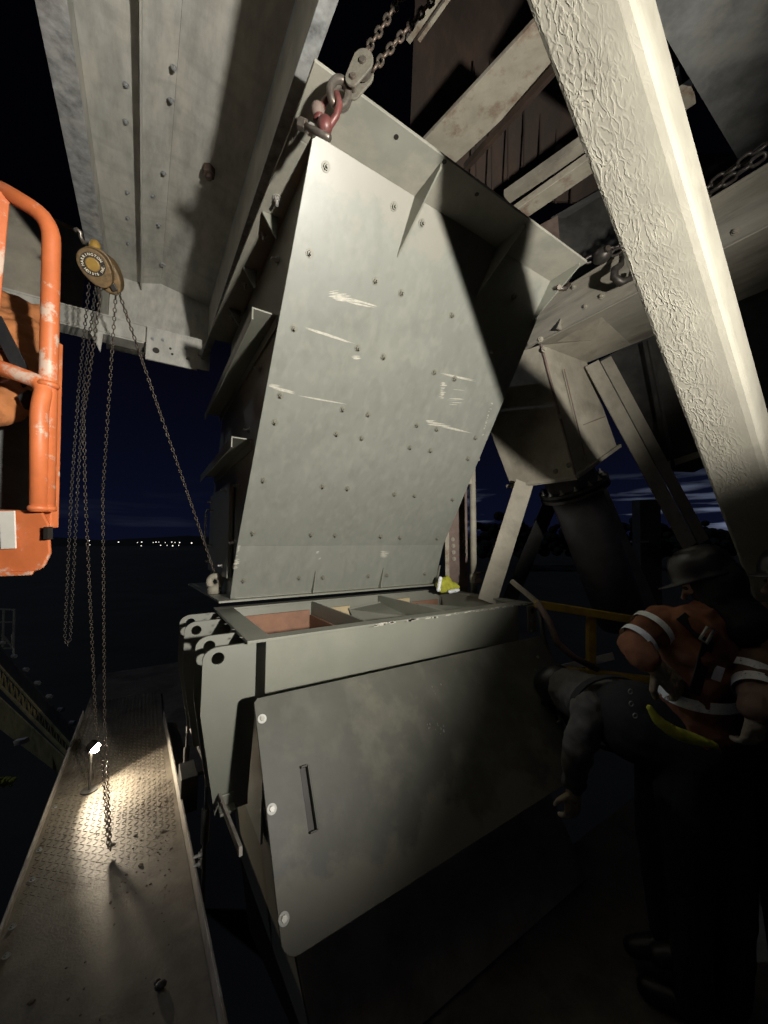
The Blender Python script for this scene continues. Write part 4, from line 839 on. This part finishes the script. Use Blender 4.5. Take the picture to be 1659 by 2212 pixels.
MB().tube([atd(70, 870, tB + .3), atd(80, 960, tB + .1), atd(66, 1040, tB + .12), atd(74, 1100, tB + .1)], .009, 8).build('control_cable', black, K, smooth=True)
tx = [(-120, 1098), (92, 1102), (108, 1130), (112, 1195), (96, 1228), (60, 1240), (-120, 1246)]
MB().plate([atd(x, y, tB) for x, y in tx], (ray(55, 1170).normalized() * .6)).build('tray', orange, K, .012)
MB().plate([atd(-120, 1238, tB - .01), atd(70, 1234, tB - .01), atd(66, 1243, tB - .01), atd(-120, 1250, tB - .01)], FW * .01).build('tray_lip', orange, K, .004)
MB().bar(atd(16, 1104, tB - .012), atd(19, 1185, tB - .012), .05, .006, FW).build('warning_decal', slatew, K)
MB().bar(atd(104, 1138, tB - .02), atd(104, 1165, tB - .02), .015, .02, FW).build('latch', black, K)

# ---------------------------------------------------------------- people
def soft(mb, name, m_, parent, vox=.012, wr=.006, ws=.09, smooth_it=4):
    o = mb.build(name, m_, parent)
    r_ = o.modifiers.new('remesh', 'REMESH'); r_.mode = 'VOXEL'; r_.voxel_size = vox; r_.use_smooth_shade = True
    s = o.modifiers.new('smooth', 'SMOOTH'); s.iterations = smooth_it; s.factor = .5
    if wr:
        tx_ = bpy.data.textures.new('folds', 'CLOUDS'); tx_.noise_scale = ws; tx_.noise_depth = 2
        d = o.modifiers.new('folds', 'DISPLACE'); d.texture = tx_; d.strength = wr; d.mid_level = .5; d.texture_coords = 'LOCAL'
    return o
def hand(wrist, direc, back, thumb_side, parent, m_=glove_m, curl=.6, sc=1.0):
    d = direc.normalized(); wrist = wrist + d * .035; k = (back - d * back.dot(d)).normalized(); s = d.cross(k).normalized() * thumb_side
    b = MB(); b.capsule(wrist - d * .03 * sc, wrist + d * .02 * sc, .034 * sc, .033 * sc)
    for f in (-.026, -.009, .009, .026): b.capsule(wrist + d * .015 * sc + s * f * .7 * sc, wrist + d * .085 * sc + s * f * sc, .017 * sc, .0145 * sc)
    for f, ln in ((-.028, .062), (-.010, .078), (.009, .084), (.027, .075)):
        p = wrist + d * .088 * sc + s * f * sc; dirn = d; q = p
        for j in range(3):
            a = curl * (.7 + .5 * j); dirn = (dirn * math.cos(a) - k * math.sin(a)).normalized() if j else (d * math.cos(curl * .6) - k * math.sin(curl * .6)).normalized()
            nq = q + dirn * ln * sc * (.46, .32, .26)[j]; b.capsule(q, nq, .0115 * sc, .0105 * sc, 10); q = nq
    p = wrist + d * .025 * sc + s * .034 * sc; q = p + (d * .6 + s * .7 - k * .3).normalized() * .042 * sc; b.capsule(p, q, .015 * sc, .0125 * sc, 10); b.capsule(q, q + (d * .85 + s * .15 - k * .45).normalized() * .034 * sc, .0125 * sc, .011 * sc, 10)
    return soft(b, 'glove', m_, parent, .0045, .002, .03, 2)
def head(c, face, parent, hat=helm, hood=False):
    f = face.normalized(); s = f.cross(V((0, 0, 1))).normalized(); u = s.cross(f)
    b = MB(); b.capsule(c + u * .02, c + u * .02 + f * .015, .078, .078); b.capsule(c - u * .06 + f * .03, c - u * .075 + f * .045, .055, .045); b.capsule(c - u * .08 - f * .01, c - u * .17 - f * .02, .055, .06)
    b.capsule(c + f * .095 - u * .0, c + f * .108 - u * .03, .009, .014, 10)
    for sd_ in (-1, 1): b.capsule(c + s * sd_ * .083 - u * .015, c + s * sd_ * .086 + u * .02, .012, .016, 8)
    b.capsule(c + f * .088 - u * .068 - s * .018, c + f * .088 - u * .068 + s * .018, .008, .008, 8)
    o = soft(b, 'body', skinm, parent, .008, 0)
    for sd_ in (-1, 1): MB().ball(c + f * .086 + s * sd_ * .032 + u * .012, .011, .011, .008, 10, 7).build('eye', black, parent, smooth=True)
    hb_ = MB(); hb_.capsule(c + u * .035 - f * .02, c + u * .03 - f * .035, .09, .088); soft(hb_, 'hair', hairm, parent, .012, .004, .03)
    if hood:
        qq = MB(); qq.capsule(c + u * .01 - f * .025, c - u * .05 - f * .015, .112, .098); qq.capsule(c - u * .06 - f * .01, c - u * .17 - f * .02, .085, .12); soft(qq, 'hood', blackcl, parent, .012, .01, .05)
    if hat:
        hh = MB(); n = 28; vs = []; fs = []
        rings = [(1.09, .036, .0), (1.02, .045, 0), (1.0, .075, 0), (.93, .115, 0), (.75, .148, 0), (.45, .168, 0), (.1, .174, 0)]
        for rr, zz, _ in rings:
            for i in range(n):
                t = 2 * math.pi * i / n; fr = .05 * max(0, math.cos(t)) ** 2 if rr > 1.05 else 0
                vs.append(c + f * (math.cos(t) * (.122 * rr + fr)) + s * (math.sin(t) * .104 * rr) + u * zz)
        for j in range(len(rings) - 1):
            for i in range(n): fs.append((j * n + i, j * n + (i + 1) % n, (j + 1) * n + (i + 1) % n, (j + 1) * n + i))
        fs.append(tuple((len(rings) - 1) * n + i for i in range(n)))
        ho = MB().add(vs, fs).build('hard_hat', hat, parent, smooth=True); sm = ho.modifiers.new('solid', 'SOLIDIFY'); sm.thickness = .004
def torso(b, pel, neck, rt, wd=.165):
    up = (neck - pel).normalized(); L = (neck - pel).length
    for f, hw_, r_ in ((0, .085, .125), (.25, .075, .125), (.5, .09, .128), (.75, .115, .125), (.9, .13, .10)):
        p = pel + up * L * f; b.capsule(p - rt * hw_, p + rt * hw_, r_, r_)
    b.capsule(pel + up * L * .93 - rt * wd, pel + up * L * .93 + rt * wd, .075, .075); b.capsule(neck - up * .04, neck + up * .02, .07, .06)
def limb(b, pts, rs):
    for i in range(len(pts) - 1): b.capsule(pts[i], pts[i + 1], rs[i], rs[i + 1])
def band(b, p, ax_, r_, wd=.05, e=1.0, s_ax=None):
    a, s, u = frame(ax_); s = s_ax or s; u = s.cross(a).normalized(); n = 28; vs = []
    for k in (-.5, .5):
        for i in range(n): t = 2 * math.pi * i / n; vs.append(p + a * k * wd + s * math.cos(t) * r_ * e + u * math.sin(t) * r_)
    b.add(vs, [(i, (i + 1) % n, n + (i + 1) % n, n + i) for i in range(n)])

# the hi-vis bundle at the box corner
b = MB(); b.capsule(hp + RT * -.05 + V((0, 0, .05)), hp + RT * .03 + V((0, .03, .09)), .035, .05); b.capsule(hp + V((0, .02, .06)), hp + RT * .10 + V((0, 0, .045)), .055, .03); b.capsule(hp + RT * -.03 + V((0, 0, .02)), hp + RT * .08 + V((0, 0, .015)), .03, .022); soft(b, 'cloth', hivis, hv, .008, .035, .045)
b = MB(); b.capsule(hp + RT * -.062 + V((0, 0, .02)) - FH * .022, hp + RT * -.045 + V((0, 0, .12)) - FH * .02, .020, .016); soft(b, 'reflective_band', reflec, hv, .006, .012, .03)
b = MB(); b.capsule(hp + RT * .03 + V((0, 0, .006)) - FH * .055, hp + RT * .11 + V((0, 0, .018)) - FH * .03, .018, .016); soft(b, 'reflective_band', reflec, hv, .006, .012, .03)
# worker B: orange-brown jacket, arms in front, standing
t = 1.62
pw = thing('person', 'worker in orange-brown jacket with reflective bands and dark hard hat, standing right', 'person', (atd(1520, 1500, t).x, atd(1520, 1500, t).y, -.27))
hc = atd(1532, 1262, t); neck = atd(1520, 1330, t); pel = atd(1512, 1560, t); face = (RT * -.75 + FH * .5 - V((0, 0, .35)))
head(hc, face, pw, hood=True)
b = MB(); torso(b, pel, neck, (RT * .85 + FH * .5).normalized())
sh = atd(1428, 1342, t - .02); el = atd(1370, 1392, t - .06); wr_ = atd(1394, 1424, t - .13)
limb(b, [sh, el], [.075, .062]); limb(b, [el, wr_], [.062, .052])
sh2 = atd(1612, 1350, t + .1); el2 = atd(1640, 1460, t + .15); wr2 = atd(1560, 1530, t + .02)
limb(b, [sh2, el2, wr2], [.075, .06, .05]); soft(b, 'jacket', jacketb, pw, .011, .042, .075)
hand(wr_ + RT * .01, (RT * .75 - V((0, 0, .75)) - FH * .05), -FH + V((0, 0, .25)), 1, pw, sc=1.15)
hand(wr2, RT * -.6 - V((0, 0, .5)), -FH, 1, pw)
b = MB()
for sd_ in (-1, 1):
    hp_ = pel + RT * .09 * sd_; kn = V((hp_.x + .02, hp_.y, .28)); an = V((kn.x, kn.y + .03, -.18)); limb(b, [hp_, kn, an], [.115, .08, .065]); 
soft(b, 'trousers', blackcl, pw, .016, .012, .1)
for sd_ in (-1, 1):
    an = V((pel.x, pel.y, -.2)) + RT * .09 * sd_ + V((.02, .03, 0)); b = MB(); b.capsule(an, an + face * .0 + V((-.06, .14, -.03)), .05, .042); soft(b, 'boot', black, pw, .012, 0)
def arm_band(parent, p, axd, r_, wd=.028, m_=reflec):
    b = MB(); band(b, p, axd, r_, wd); return b.build('reflective_band', m_, parent, smooth=True)
arm_band(pw, sh.lerp(el, .35), el - sh, .083); arm_band(pw, sh.lerp(el, .85), el - sh, .074)
tr_ = (RT * .85 + FH * .5).normalized(); b = MB(); band(b, pel + (neck - pel) * .30, neck - pel, .142, .045, 1.5, tr_); b.build('reflective_band', reflec, pw, smooth=True)
q0, q1 = atd(1546, 1470, t - .17), atd(1556, 1440, t - .17); MB().bar(q0, q1, .035, .006, FW).build('reflective_band', reflec, pw)
MB().tube([atd(x, y, t - .19) for x, y in [(1512, 1380), (1528, 1355), (1542, 1362), (1526, 1390)]], .006, 6, True).build('harness_buckle', zinc, pw, smooth=True)
MB().bar(atd(1470, 1330, t - .12), atd(1530, 1385, t - .17), .045, .006, FW).bar(atd(1530, 1385, t - .17), atd(1500, 1500, t - .17), .045, .006, FW).build('harness_strap', blackcl, pw)
# worker A: grey sleeve, bent toward the box
t = 1.62
pa_ = thing('person', 'worker in grey shirt and black tool belt bent over toward the box', 'person', (atd(1430, 1750, t).x, atd(1430, 1750, t).y, -.27))
pel = atd(1340, 1545, t + .10); neck = atd(1262, 1505, t + .40); 
b = MB(); torso(b, pel, neck, (FH * .3 + RT * .25 + V((0, 0, .55)) * .0 - FH * .9).normalized(), .14)
sh = atd(1275, 1530, t + .1); el = atd(1250, 1620, t + .06); wr_ = atd(1240, 1690, t + .12)
limb(b, [sh, el, wr_], [.078, .062, .050]); soft(b, 'shirt', greycl, pa_, .011, .042, .075)
hand(wr_, V((0, 0, -1)) + RT * -.1, -FH + RT * .2, 1, pa_, sc=1.0)
head(atd(1215, 1500, t + .60), (RT * -.8 + FH * .3 - V((0, 0, .6))), pa_, hood=True)
b = MB(); b.capsule(atd(1368, 1556, t + .06), atd(1480, 1600, t - .02), .175, .16); limb(b, [atd(1470, 1620, t - .04), atd(1480, 1780, t - .06), atd(1500, 2040, t - .02)], [.135, .09, .065]); limb(b, [atd(1440, 1620, t + .08), atd(1420, 1800, t + .1), atd(1440, 2020, t + .1)], [.13, .09, .065]); soft(b, 'trousers', blackcl, pa_, .016, .012, .1)
for x, y, dt in ((1500, 2060, -.02), (1440, 2040, .1)):
    an = atd(x, y, t + dt); b = MB(); b.capsule(an, an + V((-.1, .1, -.04)), .05, .042); soft(b, 'boot', black, pa_, .012, 0)
b = MB(); band(b, pel.lerp(neck, .12), neck - pel, .165, .05, 1.3); bo = b.build('tool_belt', blackcl, pa_); so_ = bo.modifiers.new('s', 'SOLIDIFY'); so_.thickness = .008
for x, y in [(1364, 1520), (1362, 1494), (1372, 1546), (1441, 1509)]:
    p = atd(x, y, t - .24); MB().tube([p + RT * .008 * math.cos(a) + UPV * .009 * math.sin(a) for a in [i * math.pi / 7 for i in range(14)]], .002, 6, True).build('grommet', zinc, pa_, smooth=True)
b = MB(); ys = [(1402, 1528), (1420, 1556), (1450, 1578), (1485, 1592), (1520, 1602), (1545, 1610)]
for i in range(len(ys) - 1): b.capsule(atd(*ys[i], t - .2), atd(*ys[i + 1], t - .2), .012 + .012 * math.sin(math.pi * i / 5), .012 + .012 * math.sin(math.pi * (i + 1) / 5))
soft(b, 'hivis_hem', hivis, pa_, .008, .006, .03)
# worker C at the right edge
t = 1.55
pc_ = thing('person', 'worker in brown jacket with reflective sleeve cut off by the right edge', 'person', (atd(1680, 1500, t).x, atd(1680, 1500, t).y, -.27))
neck = atd(1720, 1330, t); pel = atd(1720, 1570, t); b = MB(); torso(b, pel, neck, RT); sh = atd(1650, 1360, t - .02); el = atd(1628, 1450, t - .08); wr_ = atd(1640, 1530, t - .2)
limb(b, [sh, el, wr_], [.08, .066, .055]); limb(b, [atd(1810, 1360, t), atd(1830, 1470, t), atd(1780, 1540, t - .1)], [.08, .066, .05]); soft(b, 'jacket', mat('brown_work_jacket', (.13, .075, .045), .9, 0, .25, 9, None, 0, 6, .5, 22), pc_, .011, .042, .075)
head(atd(1725, 1265, t), RT * -.8 + FH * .4, pc_); hand(wr_, V((0, 0, -1)) + FH * .3, -FH, -1, pc_); hand(atd(1780, 1545, t - .1), V((0, 0, -1)) + FH * .3, -FH, -1, pc_)
arm_band(pc_, el, el - sh, .078, .03); arm_band(pc_, el.lerp(wr_, .5), wr_ - el, .072, .04)
b = MB()
for sd_ in (-1, 1): hp_ = pel + RT * .09 * sd_; limb(b, [hp_, V((hp_.x, hp_.y, .28)), V((hp_.x, hp_.y, -.18))], [.12, .085, .065])
soft(b, 'trousers', blackcl, pc_, .016, .012, .1)
for sd_ in (-1, 1): an = pel + RT * .09 * sd_; an.z = -.21; b = MB(); b.capsule(an, an + RT * -.13 + V((0, 0, -.02)), .05, .042); soft(b, 'boot', black, pc_, .012, 0)
# worker D standing in the lift basket
t = 1.62
pd_ = thing('person', 'worker in orange jacket standing behind the orange basket rails', 'person', atd(0, 1215, t))
neck = atd(-50, 640, t); pel = atd(-28, 925, t); b = MB(); torso(b, pel, neck, (RT * .8 + FH * .6).normalized(), .18)
sh = atd(25, 745, t - .05); el = atd(52, 850, t - .12); wr_ = atd(-40, 900, t - .30)
limb(b, [sh, el, wr_], [.10, .075, .055]); b.capsule(atd(20, 740, t), atd(40, 800, t), .14, .12); limb(b, [atd(-130, 720, t), atd(-160, 850, t), atd(-110, 930, t - .2)], [.09, .07, .055])
soft(b, 'jacket', jacket, pd_, .011, .042, .08)
hand(wr_, RT * -1 - V((0, 0, .1)), V((0, 0, 1)), 1, pd_); hand(atd(-110, 935, t - .2), RT * -.3 - V((0, 0, 1)), -FH, -1, pd_)
head(atd(-75, 560, t - .02), RT * -.7 + FH * .3, pd_)
b = MB()
for x0, x1 in ((34, 45), (-60, -50)): limb(b, [atd(x0, 930, t), atd(x1 - 10, 1060, t), atd(x1 - 8, 1210, t + .02)], [.125, .095, .07])
soft(b, 'trousers', greyblue, pd_, .015, .014, .1)
for x0 in (36, -58): an = atd(x0, 1205, t); b = MB(); b.capsule(an, an + RT * -.12 + V((0, 0, -.01)), .05, .042); soft(b, 'boot', black, pd_, .012, 0)
b = MB(); band(b, pel.lerp(neck, .06), neck - pel, .150, .05, 1.5, (RT * .8 + FH * .6).normalized()); bo = b.build('safety_belt', mat('olive_webbing', (.13, .125, .06), .85, 0, .2, 30), pd_); so_ = bo.modifiers.new('s', 'SOLIDIFY'); so_.thickness = .008
MB().bar(atd(55, 850, t - .24), atd(72, 880, t - .24), .05, .03, FW).build('belt_pouch', blackcl, pd_, .006)
MB().bar(atd(-10, 690, t - .2), atd(62, 830, t - .22), .05, .006, FW).build('harness_strap', blackcl, pd_)
